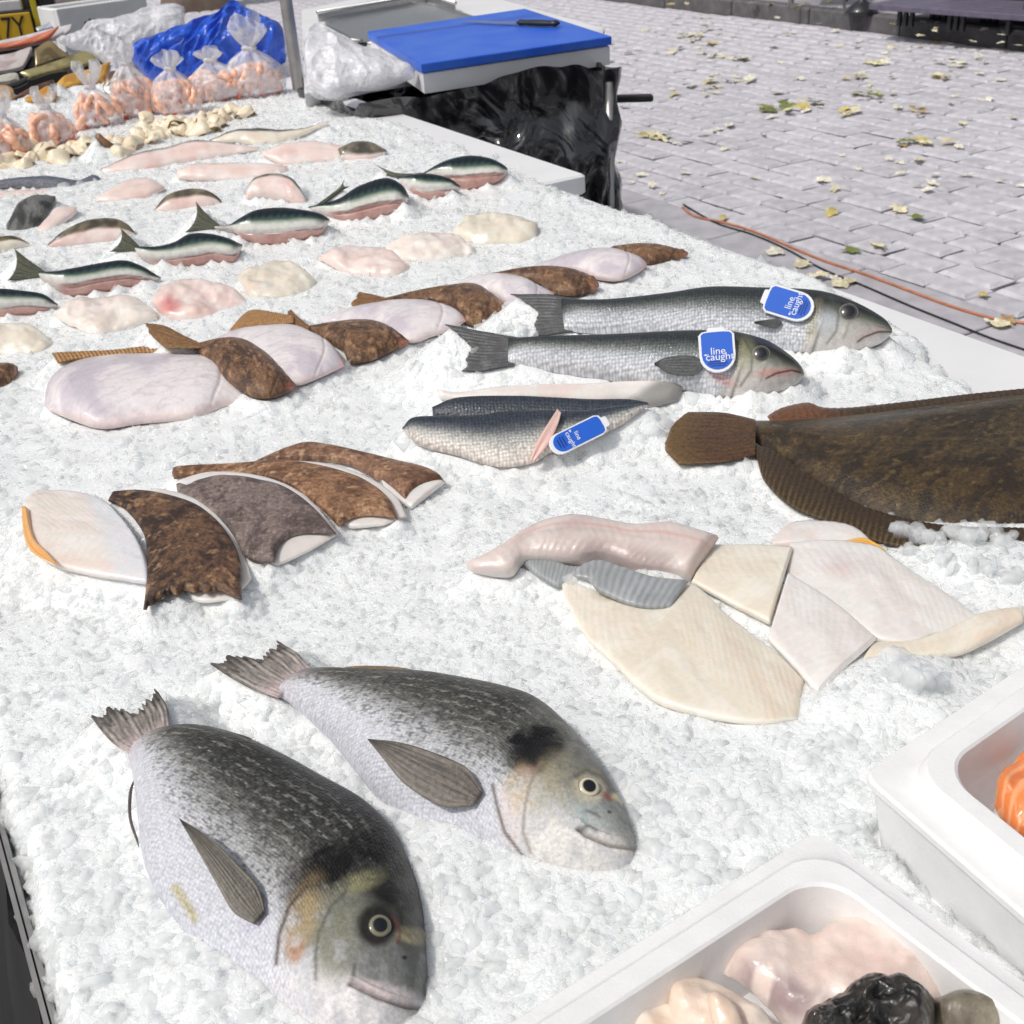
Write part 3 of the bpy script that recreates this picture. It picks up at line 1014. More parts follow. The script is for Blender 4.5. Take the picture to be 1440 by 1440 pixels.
bream1 = add_bream('B1', 'darker of the two whole bream, nearest the viewer, black nape and olive cheek',
    [(385, 402), (440, 415), (540, 425), (650, 450), (800, 512), (950, 592), (1080, 665), (1180, 762), (1240, 880), (1282, 1000), (1298, 1150), (1304, 1280), (1312, 1345)],
    [(240, 478), (262, 560), (282, 700), (300, 860), (350, 985), (420, 1085), (500, 1165), (600, 1265), (700, 1355), (810, 1440), (940, 1505), (1100, 1520), (1230, 1470), (1298, 1405)],
    ([(395, 425), (388, 340), (352, 280)], [(262, 500), (190, 455), (108, 355)], (240, 470)),
    ([(750, 1020), (700, 955), (600, 850), (520, 780), (430, 725)], [(665, 1120), (612, 1045), (560, 950), (495, 835), (432, 728)], (720, 1030)),
    ([(272, 585), (262, 640), (262, 720), (285, 800)], [(268, 588), (250, 640), (252, 730), (288, 830)]),
    ([(425, 412), (520, 410), (600, 425), (690, 452)], [(430, 420), (520, 430), (610, 448), (690, 470)]),
    F1, .92, ((1080, 1240), (250, 290), 18, .2), ([(1030, 1306), (1120, 1350), (1220, 1385), (1310, 1390)], 7), ((1125, 1095), (70, 74), 0, .4),
    ((1127, 1098), 44, ((14, 17, 24), (126, 122, 98), (40, 36, 32))), .18, .036,
    (((58, 54, 48), (104, 98, 86), 36, (46, 42, 38)), ((70, 62, 60), (110, 98, 96), 30), ((58, 56, 52), (84, 80, 74), 40)))
bream2 = add_bream('B2', 'lighter whole bream behind, facing the foam box, black blotch above its yellow cheek',
    [(352, 166), (430, 178), (540, 182), (680, 184), (800, 197), (950, 226), (1040, 262), (1130, 342), (1200, 430), (1248, 510), (1286, 590), (1306, 660), (1306, 700)],
    [(248, 236), (300, 262), (360, 312), (430, 382), (500, 470), (560, 540), (640, 592), (740, 652), (850, 692), (960, 742), (1060, 766), (1180, 774), (1270, 764), (1302, 725)],
    ([(375, 178), (325, 122), (276, 86)], [(268, 250), (160, 208), (60, 146)], (255, 238)),
    ([(880, 495), (800, 442), (700, 402), (620, 380), (530, 370)], [(815, 588), (735, 562), (640, 502), (580, 432), (532, 373)], (850, 530)),
    ([(600, 560), (640, 590), (690, 612), (745, 645)], [(602, 566), (640, 602), (690, 634), (742, 656)]),
    ([(425, 174), (500, 163), (600, 165), (700, 180)], [(425, 180), (500, 182), (600, 184), (700, 188)]),
    F2, 1.08, ((1130, 600), (215, 200), 20, .2), ([(1140, 632), (1160, 650), (1230, 680), (1306, 690)], 6), ((1168, 508), (44, 44), 0, .4),
    ((1168, 508), 35, ((16, 18, 24), (208, 200, 172), (120, 108, 90))), .18, .034,
    (((64, 60, 56), (122, 114, 106), 36, (60, 54, 50)), ((206, 176, 158), (226, 200, 186), 20), ((120, 104, 82), (160, 140, 112), 40)))


# ------------------------------------------------------------------ bass with tags
def text_obj(name, body, size, p, right, up, n, mat, parent, depth=.0002, align='CENTER', sx=1.0):
    cu = bpy.data.curves.new(name, 'FONT')
    cu.body = body
    cu.size = size
    cu.extrude = depth
    cu.align_x = align
    cu.align_y = 'CENTER'
    cu.materials.append(mat)
    tmp = bpy.data.objects.new(name, cu)
    COL.objects.link(tmp)
    me = bpy.data.meshes.new_from_object(tmp.evaluated_get(bpy.context.evaluated_depsgraph_get()))
    bpy.data.objects.remove(tmp)
    o = bpy.data.objects.new(name, me)
    COL.objects.link(o)
    r = Matrix((Vector(right) * sx, up, n)).transposed().to_4x4()
    mw = Matrix.Translation(Vector(p)) @ r
    o.parent = parent
    o.matrix_local = Matrix.Translation(-Vector(parent['_o'])) @ mw
    return o


M['tagblue'] = plain('tag_blue_print', (0.015, 0.12, 0.62), 0.3, noise=0.03, coat=.4)
M['tagdark'] = plain('tag_navy_print', (0.008, 0.03, 0.20), 0.3, noise=0.03)
M['tagwhite'] = plain('tag_white_plastic', (0.82, 0.83, 0.86), 0.35, noise=0.02, coat=.4)


def round_rect(L, Wd, r_end, n=10):
    """pill outline in local (a along, b across): rounded at the far end, small shoulders and a tab at the near end"""
    pts = []
    for i in range(n + 1):
        w = -math.pi / 2 + math.pi * i / n
        pts.append((L - Wd / 2 * r_end + Wd / 2 * r_end * math.cos(w), Wd / 2 * math.sin(w)))
    pts += [(L * .10, Wd / 2), (L * .02, Wd * .40)]
    pts += [(0.0, Wd * .25), (-L * .06, Wd * .24), (-L * .08, Wd * .19), (-L * .08, -Wd * .19), (-L * .06, -Wd * .24), (0.0, -Wd * .25)]
    pts += [(L * .02, -Wd * .40), (L * .10, -Wd / 2)]
    return np.array(pts)


def pricetag(f, a_px, b_px, wpx, p, nv, label, parentless=True, host=None):
    A, B = on_plane(fx(f, a_px), p, nv), on_plane(fx(f, b_px), p, nv)
    ax = unit(B - A)
    L = float(np.linalg.norm(B - A))
    bx = np.cross(nv, ax)
    W_ = wpx / FR[f][2] * scale_at(p) * .98
    poly = round_rect(L, W_, 1.0)
    pts = [A + ax * u_ + bx * v_ for u_, v_ in poly]
    # prism expects the outline to run counter-clockwise about nv
    if np.cross(ax, bx) @ nv < 0: pts = pts[::-1]
    v, fc = prism_geo(pts, nv, .0016)
    t = mesh_obj('fish_tag', v, fc, M['tagwhite'], smooth=False)
    tag(t, label, 'tag', 'blue tags on the bass')
    inner = round_rect(L * .93, W_ * .86, 1.0)[:13]
    inner = np.vstack([inner[:11], [(L * .10, W_ * .43), (L * .05, W_ * .36), (L * .035, W_ * .2), (L * .035, -W_ * .2), (L * .05, -W_ * .36), (L * .10, -W_ * .43)]])
    pts = [A + ax * u_ + bx * v_ + nv * .0016 for u_, v_ in inner]
    v, fc = prism_geo(pts, nv, .0005)
    mesh_obj('printed_panel', v, fc, M['tagblue'], t, smooth=False)
    right = -bx if True else bx
    down = ax
    up = -ax
    right = np.cross(up, nv)
    base = nv * .0023
    text_obj('lettering', 'line', W_ * .30, A + ax * L * .50 + right * W_ * .02 + base, right, up, nv, M['tagwhite'], t)
    text_obj('lettering', 'caught', W_ * .30, A + ax * L * .635 + right * W_ * .06 + base, right, up, nv, M['tagwhite'], t)
    for i, (q, w_) in enumerate(((.74, .30), (.79, .34), (.84, .26))):
        c = A + ax * L * q + nv * .0022
        v, fc = box_geo(c, right * W_ * w_ * .8, ax * L * .010, nv * .0002)
        mesh_obj('print_line', v, fc, M['tagdark'], t, smooth=False)
    # little fish emblem before the words
    e = [A + ax * L * (.575 + q[1]) + right * W_ * (-.38 + q[0]) + base for q in ((0, 0), (.05, -.025), (.10, 0), (.13, -.02), (.13, .02), (.10, 0.0), (.05, .025))]
    e = e if np.cross(e[1] - e[0], e[2] - e[0]) @ nv > 0 else e[::-1]
    v, fc = prism_geo(e, nv, .0003)
    mesh_obj('emblem', v, fc, M['tagwhite'], t, smooth=False)
    return t


def add_bass(label, top, bot, tail, pect, eyea, z, k, th, red):
    def paint(c):
        col = p_bass(c)
        for a_ in red: col = mix(col, rgb(*a_[1]), a_[2] * (ln(c.x, c.y, *a_[0]) if len(a_) == 4 else ell(c.x, c.y, *a_[0])))
        return col
    def dp(c):
        return .0014 * ss(.76, .765, c.s + .09 * (c.t - .55) ** 2) * ss(.15, .3, c.t) - .0015 * np.exp(-((c.t - .62 - .0 * c.s) / .03) ** 2) * ss(.92, .95, c.s)
    b = strip('sea_bass', '6', top, bot, z, k=k, th=th, pe=.5, back=.9, caps=(.1, .16), paint=paint, mat=M['bass'], disp=dp, dens=1.4)
    tag(b, label, 'fish', 'whole bass on the ice')
    strip('tail_fin', '6', tail[0], tail[1], z, plane=b, k=k, th=.002, pe=.3, caps=(.02, .03), paint=p_fin((62, 62, 64), (104, 104, 106), 26), mat=M['fin'], parent=b,
          disp=ray_disp(26, .0008), bulge=-24, rag=9, dens=1.5, anchor=tail[2], wob=(.002, 30))
    p, nn = surf(b, *fx('6', pect[2]))
    strip_on('pectoral_fin', '6', pect[0], pect[1], p + nn * .004, unit(nn + unit(CAMP - p) * .4), p_fin((76, 78, 80), (116, 116, 116), 26), b, 14)
    eye(b, '6', *eyea, hk=.4)
    return b


BASSU = add_bass('upper whole bass nearest the cobbled street, silver tail end clear of the ice',
    [(470, 152), (600, 152), (750, 136), (870, 119), (1000, 121), (1100, 124), (1180, 134), (1260, 163), (1330, 203), (1354, 232)],
    [(480, 236), (600, 246), (720, 250), (850, 262), (1000, 280), (1100, 292), (1180, 296), (1260, 291), (1325, 268), (1353, 244)],
    ([(520, 152), (430, 140), (335, 138)], [(520, 236), (450, 248), (385, 255)], (500, 240)),
    ([(1065, 205), (1030, 207), (985, 214)], [(1050, 232), (1020, 228), (987, 218)], (1055, 215)),
    ((1238, 187), 26, ((20, 20, 24), (62, 62, 62), (140, 138, 128))), ZT + .022, .55, .026,
    [(((1290, 248), (50, 12), -18, .6), (196, 150, 146), .35), (((1140, 215), (14, 50), 12, .6), (190, 182, 140), .5), (((1180, 215), (30, 30), 0, .7), (178, 186, 200), .5), (([(1352, 240), (1315, 242), (1278, 256), (1262, 268)], 3), (58, 54, 52), .9, 'l'), (([(1190, 150), (1212, 190), (1205, 240), (1180, 272)], 4), (70, 70, 62), .6, 'l'), (((1255, 165), (60, 16), 28, .5), (30, 31, 30), .8)])
BASSL = add_bass('lower whole bass between the other bass and the fillets, upright tag behind its head',
    [(330, 256), (450, 250), (600, 246), (750, 238), (850, 235), (940, 240), (1020, 262), (1080, 300), (1112, 332), (1120, 352)],
    [(330, 322), (450, 345), (560, 362), (700, 380), (800, 395), (880, 408), (960, 413), (1040, 402), (1095, 383), (1117, 360)],
    ([(370, 256), (250, 236), (160, 218)], [(370, 325), (270, 345), (200, 345)], (345, 325)),
    ([(855, 308), (800, 303), (750, 310), (720, 324)], [(850, 345), (820, 358), (765, 354), (722, 330)], (840, 325)),
    ((1005, 298), 25, ((20, 22, 26), (66, 66, 62), (150, 146, 130))), ZT + .020, .55, .026,
    [(((1045, 350), (55, 12), -4, .6), (206, 136, 128), .6), (((900, 365), (35, 14), 25, .6), (214, 150, 146), .6), (((960, 300), (25, 40), 0, .7), (170, 168, 130), .4), (([(1119, 350), (1085, 344), (1045, 352), (1018, 366)], 3), (66, 44, 42), .9, 'l'), (([(960, 262), (982, 300), (978, 345), (950, 385)], 4), (70, 70, 62), .6, 'l'), (((1050, 290), (60, 16), 32, .5), (32, 33, 31), .8)])
for f_, a_, b_, w_, host, lab in (('6', (1018, 148), (1144, 186), 84, BASSU, 'blue and white oval tag lying slantwise on the upper bass'),
                                  ('6', (884, 238), (892, 350), 95, BASSL, 'blue and white oval tag standing upright on the lower bass')):
    mid = (np.array(a_) + np.array(b_)) / 2
    p, nn = surf(host, *fx(f_, mid))
    nv = unit(nn * .5 + unit(CAMP - p) * .5 + np.array([0, 0, .15]))
    pricetag(f_, a_, b_, w_, p + nn * .005, nv, lab)

fr_ = strip('bass_fillet', '6', [(140, 392), (200, 400), (300, 386), (400, 380), (550, 377), (650, 371), (750, 371), (802, 383)],
            [(145, 418), (250, 432), (350, 425), (450, 425), (560, 432), (650, 425), (710, 440), (780, 425)], ZT + .012, k=.5, th=.008, pe=.4, caps=(.03, .05),
            paint=lambda c: mix(p_flesh('pearl')(c), rgb(132, 130, 126), .85 * ss(.86, .93, c.s + .1 * c.t)), mat=M['flesh'], dens=1.6)
tag(fr_, 'pale bass fillet turned flesh up behind the dark scaly ones', 'fillet')
fd = strip('bass_fillet', '6', [(128, 440), (200, 414), (350, 410), (450, 414), (550, 419), (650, 419), (703, 428)],
           [(130, 466), (300, 490), (450, 490), (600, 490), (650, 466), (702, 434)], ZT + .018, k=.5, th=.007, pe=.4, caps=(.03, .05), paint=p_bass_dark, mat=M['bass'], dens=1.6)
tag(fd, 'dark skinned bass fillet tucked between the pale fillet and the tagged one', 'fillet')
ff = strip('bass_fillet', '6', [(48, 496), (78, 468), (150, 463), (250, 462), (330, 451), (420, 447), (520, 450), (600, 440), (705, 430)],
           [(52, 505), (100, 545), (200, 572), (300, 600), (390, 592), (450, 560), (540, 530), (620, 495), (704, 438)], ZT + .012, k=.45, th=.012, pe=.4, caps=(.03, .04),
           paint=p_bassfillet, mat=M['bass'], dens=1.4)
tag(ff, 'scaly bass fillet lying skin up with a tag and a pink cut across it', 'fillet')
p, nn = surf(ff, *fx('6', (430, 520)))
strip_on('cut_flap', '6', [(462, 445), (440, 480), (410, 530), (388, 585)], [(472, 455), (462, 490), (438, 540), (402, 585)], p + nn * .004, nn, p_fin((222, 176, 166), (236, 208, 200), 4), ff, 3, th=.003, mat=M['flesh'])
p, nn = surf(ff, *fx('6', (560, 500)))
pricetag('6', (585, 482), (443, 552), 60, p + nn * .008, unit(nn + np.array([0, 0, .3]) + unit(CAMP - p) * .2), 'blue and white oval tag lying flat on the bass fillet')

# ------------------------------------------------------------------ big brown flatfish at the right
tb = strip('turbot', '8', [(735, 92), (820, 92), (900, 88), (1000, 80), (1150, 62), (1300, 42), (1440, 26), (1600, 30), (1760, 110), (1830, 190)],
           [(735, 168), (800, 195), (880, 255), (1000, 330), (1100, 366), (1250, 392), (1440, 398), (1600, 380), (1740, 320), (1825, 215)], ZT + .004, k=.06, th=.034, pe=.5, back=.25, caps=(.05, .1),
           paint=p_brown((68, 52, 28), (42, 31, 17), (98, 80, 46), .9), mat=M['brown'], dens=1.6)
tag(tb, 'big dark brown flatfish at the right edge, tail fanned out on the ice', 'fish')
strip('tail_fin', '8', [(760, 92), (680, 74), (592, 72)], [(760, 182), (680, 200), (566, 206)], ZT + .006, k=.06, th=.004, pe=.3, caps=(0, .03), paint=p_fin((92, 66, 42), (66, 44, 30), 26, tip=(110, 86, 52)),
      mat=M['brown'], parent=tb, disp=ray_disp(26, .0005), bulge=26, rag=4, dens=1.6, lift=.008)
strip('side_fin', '8', [(748, 150), (815, 175), (895, 232), (1010, 300), (1110, 335), (1250, 360), (1440, 366)], [(765, 196), (785, 250), (850, 312), (930, 348), (1040, 392), (1100, 410), (1240, 428), (1440, 420)],
      ZT + .004, k=.05, th=.004, pe=.3, caps=(.02, 0), paint=lambda c: mix(mix(rgb(60, 46, 27), rgb(92, 74, 44), ss(-.4, 1.2, np.sin(c.s * 300 + 3 * c.t + 5 * fbm(c.s * 20, c.t * 2))) * ss(.35, .9, c.t)), rgb(60, 44, 30), .5 * (1 - c.t)),
      mat=M['brown'], parent=tb, disp=lambda c: .0003 * np.sin(c.s * 300 + 3 * c.t), dens=1.4, lift=.004)
strip('side_fin', '8', [(790, 82), (830, 62), (890, 50), (930, 62), (1000, 62), (1150, 46), (1300, 28), (1440, 14)], [(800, 98), (840, 98), (900, 94), (950, 90), (1000, 86), (1150, 70), (1300, 50), (1440, 34)],
      ZT + .012, k=.05, th=.004, pe=.3, caps=(.02, 0), paint=lambda c: mix(mix(rgb(104, 66, 42), rgb(62, 46, 28), ss(.12, .35, c.s)), rgb(120, 90, 60), .15 * ss(.3, .9, np.sin(c.s * 240))), mat=M['brown'], parent=tb,
      disp=lambda c: .0002 * np.sin(c.s * 240), dens=1.4)


def simple(name, cat, label, f, top, bot, group=None, pk='white', z=ZT + .006, k=.10, th=.006, pe=.22, mat='flesh', caps=(.03, .03), wob=(.0022, 18), **kw):
    if 'disp' not in kw and mat in ('flesh', 'pale'):
        kw['disp'] = lambda c: .0012 * (fbm(c.u * 45 + c.sd, c.v * 70, 1.0, 3) - .5) + .00010 * np.sin((c.u + 0.6 * np.abs(c.v - c.v.max() * 0.5)) * 900 + 5 * fbm(c.u * 30, c.v * 30))
    paint = pk if callable(pk) else p_flesh(pk)
    o = strip(name, f, top, bot, z, k=k, th=th, pe=pe, caps=caps, paint=paint, mat=M[mat], wob=wob, seed=len(SOLIDS) * 1.37, **kw)
    return tag(o, label, cat, group)


# ------------------------------------------------------------------ pile of white fillets, right of centre
G = 'white fillets piled right of centre'
o = simple('white_fillet', 'fillet', 'pale fillet at the back of the pile under the brown flatfish, edged with orange roe', '8',
       [(800, 392), (850, 350), (940, 345), (1010, 360), (1060, 402), (1110, 450)], [(800, 410), (900, 416), (1000, 420), (1100, 475)], G, 'pearl', ZT + .006)
p, nn = surf(o, *fx('8', (1045, 412)))
strip_on('roe', '8', [(988, 396), (1030, 394), (1060, 406), (1092, 428)], [(990, 404), (1030, 406), (1058, 418), (1090, 432)], p + nn * .004, nn, p_fin((222, 160, 60), (232, 182, 90), 6), o, 3, th=.004, mat=M['flesh'])
simple('white_fillet', 'fillet', 'thin yellowish tail end at the right end of the white fillet pile', '8',
       [(1060, 655), (1160, 648), (1240, 622), (1330, 580), (1440, 562)], [(1020, 712), (1130, 702), (1260, 690), (1340, 660), (1440, 604)], G, 'cream', ZT + .006, th=.006)
simple('white_fillet', 'fillet', 'long pearly fillet across the right of the pile, pointing to the foam box', '8',
       [(845, 402), (950, 396), (1060, 408), (1110, 440), (1200, 500), (1300, 568), (1392, 630)], [(835, 485), (900, 545), (1000, 600), (1070, 655), (1160, 658), (1240, 632), (1390, 636)], G, 'pearl', ZT + .008, th=.006, bulge=0)
simple('white_fillet', 'fillet', 'square cut white fillet in the middle of the pile with a sharp lower corner', '8',
       [(842, 478), (950, 545), (1070, 643)], [(790, 652), (850, 712), (916, 784)], G, 'pearl', ZT + .008, th=.006, caps=(.03, .02), lift=.002)
simple('white_fillet', 'fillet', 'broad yellowish white fillet at the front of the pile, nearest the bream', '8',
       [(266, 500), (300, 491), (350, 520), (450, 556), (540, 556), (600, 508), (700, 592), (800, 668), (885, 748)],
       [(268, 506), (285, 560), (330, 640), (400, 708), (460, 768), (530, 815), (650, 848), (780, 864), (868, 850)], G, 'cream', ZT + .005, th=.007, caps=(.03, .03))
simple('white_fillet', 'fillet', 'small cream square of fillet beside the grey skinned piece', '8',
       [(655, 408), (760, 406), (856, 412)], [(596, 503), (700, 560), (796, 612)], G, 'cream', ZT + .010, th=.006, caps=(.03, .02), lift=.004)
gs = simple('skinned_fillet', 'fillet', 'pinkish grey fillet arched over two silver grey skins, tail to the left', 'C',
       [(50, 905), (150, 860), (250, 800), (350, 735), (450, 690), (600, 662), (750, 682), (900, 712), (1000, 708), (1100, 702), (1200, 727), (1340, 775)],
       [(80, 950), (200, 972), (290, 968), (350, 905), (450, 902), (600, 915), (750, 900), (900, 955), (1050, 980), (1190, 1002)], None,
       lambda c: mix(mix(p_flesh('grey')(c), rgb(150, 128, 126), .6 * ss(.55, .9, c.t) * ss(.35, .6, c.s) * (1 - ss(.86, .95, c.s))), rgb(206, 150, 142), .5 * np.exp(-((c.t - .33) / .035) ** 2) * ss(.1, .3, c.s)),
       ZT + .020, k=.35, th=.016, caps=(.05, .04))
def p_greyskin(c):
    st = .5 + .5 * np.sin(c.s * 95 + 2.5 * c.t + 2 * fbm(c.s * 5, c.t * 5))
    return mix(mix(rgb(150, 154, 157), rgb(174, 177, 178), st), rgb(90, 92, 94), .4 * fbm(c.u * 80, c.v * 80))
for i, (tp, bt) in enumerate((([(325, 900), (380, 852), (480, 882), (560, 922), (640, 930)], [(335, 905), (400, 962), (460, 1005), (525, 1032), (600, 990)]),
                              ([(590, 962), (640, 922), (730, 897), (850, 932), (1000, 980), (1182, 1000)], [(600, 972), (680, 1002), (720, 1050), (800, 1090), (900, 1128), (1000, 1142), (1094, 1140)]))):
    strip('grey_skin', 'C', tp, bt, ZT + .016, k=.25, th=.0045, pe=.25, caps=(.04, .04), paint=p_greyskin, mat=M['pale'], parent=gs, disp=lambda c: .00012 * np.sin(c.s * 95 + 2.5 * c.t + 3 * fbm(c.s * 6, c.t * 3)), dens=1.5, lift=.004 * i)

# ------------------------------------------------------------------ brown skinned plaice fillets, left of centre
G = 'brown skinned fillets overlapping in a row'
def flesh_under(par, f, top, bot, z, **kw):
    return strip('flesh', f, top, bot, z, k=.15, th=.005, pe=.25, caps=(.05, .05), paint=p_flesh('pearl', .2), mat=M['flesh'], parent=par, wob=(.0012, 22), **kw)
o = simple('plaice_fillet', 'fillet', 'brown skinned fillet at the far right end of the overlapping row', '7',
       [(772, 154), (830, 130), (890, 108), (960, 94), (1060, 116), (1200, 151), (1310, 181), (1366, 213)], [(775, 160), (900, 152), (1050, 158), (1150, 205), (1246, 276)], G, p_brown((140, 104, 80), (98, 68, 52), (182, 148, 118)), ZT + .012, mat='brown', bulge=-8, th=.010)
flesh_under(o, '7', [(1150, 175), (1280, 190), (1368, 214)], [(1180, 240), (1225, 275), (1262, 298)], ZT + .006)
o = simple('plaice_fillet', 'fillet', 'speckled tan brown fillet second from the right in the overlapping row', '7',
       [(528, 188), (545, 168), (680, 158), (850, 153), (1000, 171), (1110, 206), (1190, 262), (1221, 326)], [(535, 208), (640, 190), (740, 192), (830, 207), (920, 247), (990, 302), (1040, 352)], G,
       p_brown((148, 110, 80), (104, 72, 52), (190, 154, 118)), ZT + .016, mat='brown', bulge=-14, lift=.002)
flesh_under(o, '7', [(860, 148), (1010, 160), (1130, 200), (1215, 258), (1248, 320)], [(900, 260), (1000, 320), (1060, 350), (1100, 355), (1180, 345)], ZT + .012)
o = simple('plaice_fillet', 'fillet', 'grey brown fillet in the middle of the overlapping row with a pink cut corner', '7',
       [(540, 217), (640, 192), (760, 197), (870, 227), (960, 292), (1034, 374)], [(545, 250), (640, 302), (710, 372), (760, 448), (842, 458)], G, p_brown((128, 112, 106), (92, 78, 74), (156, 140, 130), .7), ZT + .018, mat='brown', bulge=-26, lift=.003)
flesh_under(o, '7', [(540, 212), (640, 185), (760, 190), (880, 222), (970, 288), (1040, 372)], [(600, 300), (720, 400), (780, 462), (850, 470), (960, 420)], ZT + .014)
o = simple('plaice_fillet', 'fillet', 'darkest brown fillet, mottled, half under the white one', '7',
       [(345, 240), (430, 239), (520, 256), (610, 291), (690, 361), (736, 450), (742, 574)], [(330, 270), (385, 300), (440, 372), (452, 450), (450, 520), (446, 565), (440, 612)], G, p_brown((104, 76, 56), (54, 38, 30), (160, 124, 90)), ZT + .018, mat='brown', bulge=-20, lift=.003, rag=8)
flesh_under(o, '7', [(478, 234), (560, 252), (640, 288), (712, 362), (756, 455), (772, 510)], [(420, 320), (480, 420), (520, 500), (600, 580), (720, 575)], ZT + .012)
o = simple('plaice_fillet', 'fillet', 'white fillet turned flesh up with an orange roe edge, left end of the row', '7',
       [(70, 275), (120, 238), (240, 242), (320, 271)], [(98, 425), (170, 472), (270, 500), (370, 517), (458, 531)], G,
       lambda c: mix(p_flesh('white')(c), rgb(222, 222, 226), .85 * ss(.62, .8, c.s)), ZT + .020, caps=(.06, .03), bulge=20, lift=.004)
p, nn = surf(o, *fx('7', (100, 390)))
strip_on('roe', '7', [(66, 288), (72, 340), (85, 400), (112, 440), (172, 470)], [(78, 288), (92, 350), (110, 395), (140, 425), (180, 470)], p + nn * .002, nn, p_fin((226, 160, 84), (232, 186, 120), 5), o, 3, th=.004, mat=M['flesh'])

# ------------------------------------------------------------------ flounders laid alternately brown and white side up
G = 'flatfish laid alternately brown and white side up'
def flat(label, f, top, bot, brown, z, tail=None, th=.014, lift=0.0, skirt=None):
    o = strip('flounder', f, top, bot, z, k=.12, th=th, pe=.5, back=.4, caps=(.08, .08), paint=p_brownhead() if brown else p_whiteside, mat=M['brown'] if brown else M['pale'],
              wob=(.0015, 20), seed=len(SOLIDS) * 2.3, dens=1.5, lift=lift,
              disp=lambda c: -.0012 * np.exp(-((c.s - .83 + .2 * (c.t - .5) ** 2) / .01) ** 2) + .0025 * np.exp(-((c.s - .93) ** 2 + ((c.t - .35) * .25) ** 2) / .0009) * brown)
    tag(o, label, 'fish', G)
    if tail:
        strip('tail_fin', f, tail[0], tail[1], z + .004, plane=o, k=.2, th=.003, pe=.3, caps=(.02, .02), paint=p_fin((150, 112, 70), (96, 68, 44), 20), mat=M['brown'], parent=o, disp=ray_disp(20, .001), dens=1.5, rag=5, lift=.006)
    if skirt:
        strip('side_fin', f, skirt[0], skirt[1], z + .006, k=.2, th=.003, pe=.3, caps=(.03, .03), paint=lambda c: mix(rgb(196, 150, 96), rgb(120, 84, 52), .5 + .5 * np.sin(c.s * 220)), mat=M['brown'], parent=o, disp=lambda c: .0002 * np.sin(c.s * 220), dens=1.4, lift=.004, plane=o)
    return o
flat('brown side up flatfish at the far street end of the alternating row', '5', [(1100, 402), (1180, 389), (1260, 391), (1320, 405), (1362, 420)], [(1110, 412), (1190, 440), (1225, 472), (1290, 452), (1340, 440), (1362, 430)], 1, ZT + .008)
flat('white side up flatfish next to the brown one at the far street end', '5', [(820, 478), (930, 431), (1020, 409), (1110, 405), (1190, 430), (1224, 458)], [(840, 486), (980, 482), (1060, 512), (1130, 516), (1182, 496), (1224, 468)], 0, ZT + .012, lift=.003)
flat('brown flatfish lying just above the upper bass tail', '5', [(690, 492), (800, 471), (900, 466), (980, 476), (1040, 500), (1062, 524)], [(700, 502), (850, 520), (900, 552), (960, 564), (1040, 552), (1062, 532)], 1, ZT + .012, lift=.004)
flat('white side up flatfish partly hidden behind the bass tails', '5', [(560, 532), (640, 500), (720, 490), (800, 500), (860, 530), (912, 558)], [(590, 560), (690, 560), (760, 605), (800, 625), (850, 600), (908, 568)], 0, ZT + .014, lift=.006)
flat('brown flatfish with blunt dark head pointing at the bass tails', '5', [(330, 575), (430, 550), (540, 530), (640, 524), (700, 554), (748, 598), (762, 620)], [(335, 592), (420, 590), (500, 585), (560, 605), (620, 664), (700, 654), (762, 632)], 1, ZT + .014, lift=.007,
     tail=([(360, 578), (300, 562), (250, 552)], [(360, 594), (290, 606), (222, 612)]))
flat('white side up flatfish with a pink snout in the middle of the row', '5', [(110, 648), (200, 610), (330, 585), (450, 576), (560, 600), (612, 638)], [(140, 660), (300, 680), (420, 724), (500, 702), (560, 682), (612, 652)], 0, ZT + .012, lift=.008)
flat('brown flatfish with a red mouth, left of the pink snouted white one', '5', [(60, 672), (180, 650), (280, 645), (350, 664), (400, 700), (420, 718)], [(80, 690), (190, 745), (220, 792), (290, 784), (370, 748), (420, 727)], 1, ZT + .012, lift=.009,
     tail=([(90, 672), (50, 640), (20, 610)], [(80, 690), (30, 680), (-20, 668)]))
flat('white side up flatfish between two brown ones near the left of the row', '4', [(880, 840), (1000, 790), (1130, 770), (1240, 770), (1320, 800), (1400, 850), (1452, 930)], [(890, 860), (1000, 900), (1110, 960), (1180, 1010), (1250, 1026), (1330, 1002), (1452, 945)], 0, ZT + .014, lift=.008,
     skirt=([(965, 795), (1050, 712), (1150, 718), (1240, 735)], [(980, 800), (1060, 780), (1150, 770), (1240, 765)]))
flat('golden brown flatfish with raised tail beside the largest white one', '4', [(815, 850), (930, 826), (1030, 830), (1110, 870), (1180, 938), (1230, 1000), (1247, 1022)], [(820, 875), (900, 930), (960, 1010), (1060, 1072), (1150, 1078), (1247, 1036)], 1, ZT + .012, lift=.012,
     tail=([(850, 852), (770, 812), (690, 772), (610, 764)], [(850, 868), (770, 872), (700, 868), (640, 822)]))
flat('largest white side up flatfish at the near left of the row', '4', [(185, 1110), (205, 1000), (300, 930), (450, 897), (650, 888), (800, 891), (900, 901), (970, 946), (1030, 1000), (1082, 1060)], [(205, 1130), (300, 1168), (420, 1206), (560, 1192), (700, 1177), (830, 1162), (950, 1112), (1082, 1078)], 0, ZT + .008, th=.02, lift=.004,
     skirt=([(218, 890), (350, 884), (500, 876), (700, 850), (830, 846)], [(245, 934), (350, 914), (500, 898), (700, 886), (830, 880)]))
flat('pale flatfish with its brown edge cut by the left side of the picture', '4', [(-120, 945), (-40, 930), (40, 928), (75, 945)], [(-120, 1030), (-20, 1035), (40, 1015), (75, 980)], 1, ZT + .008)

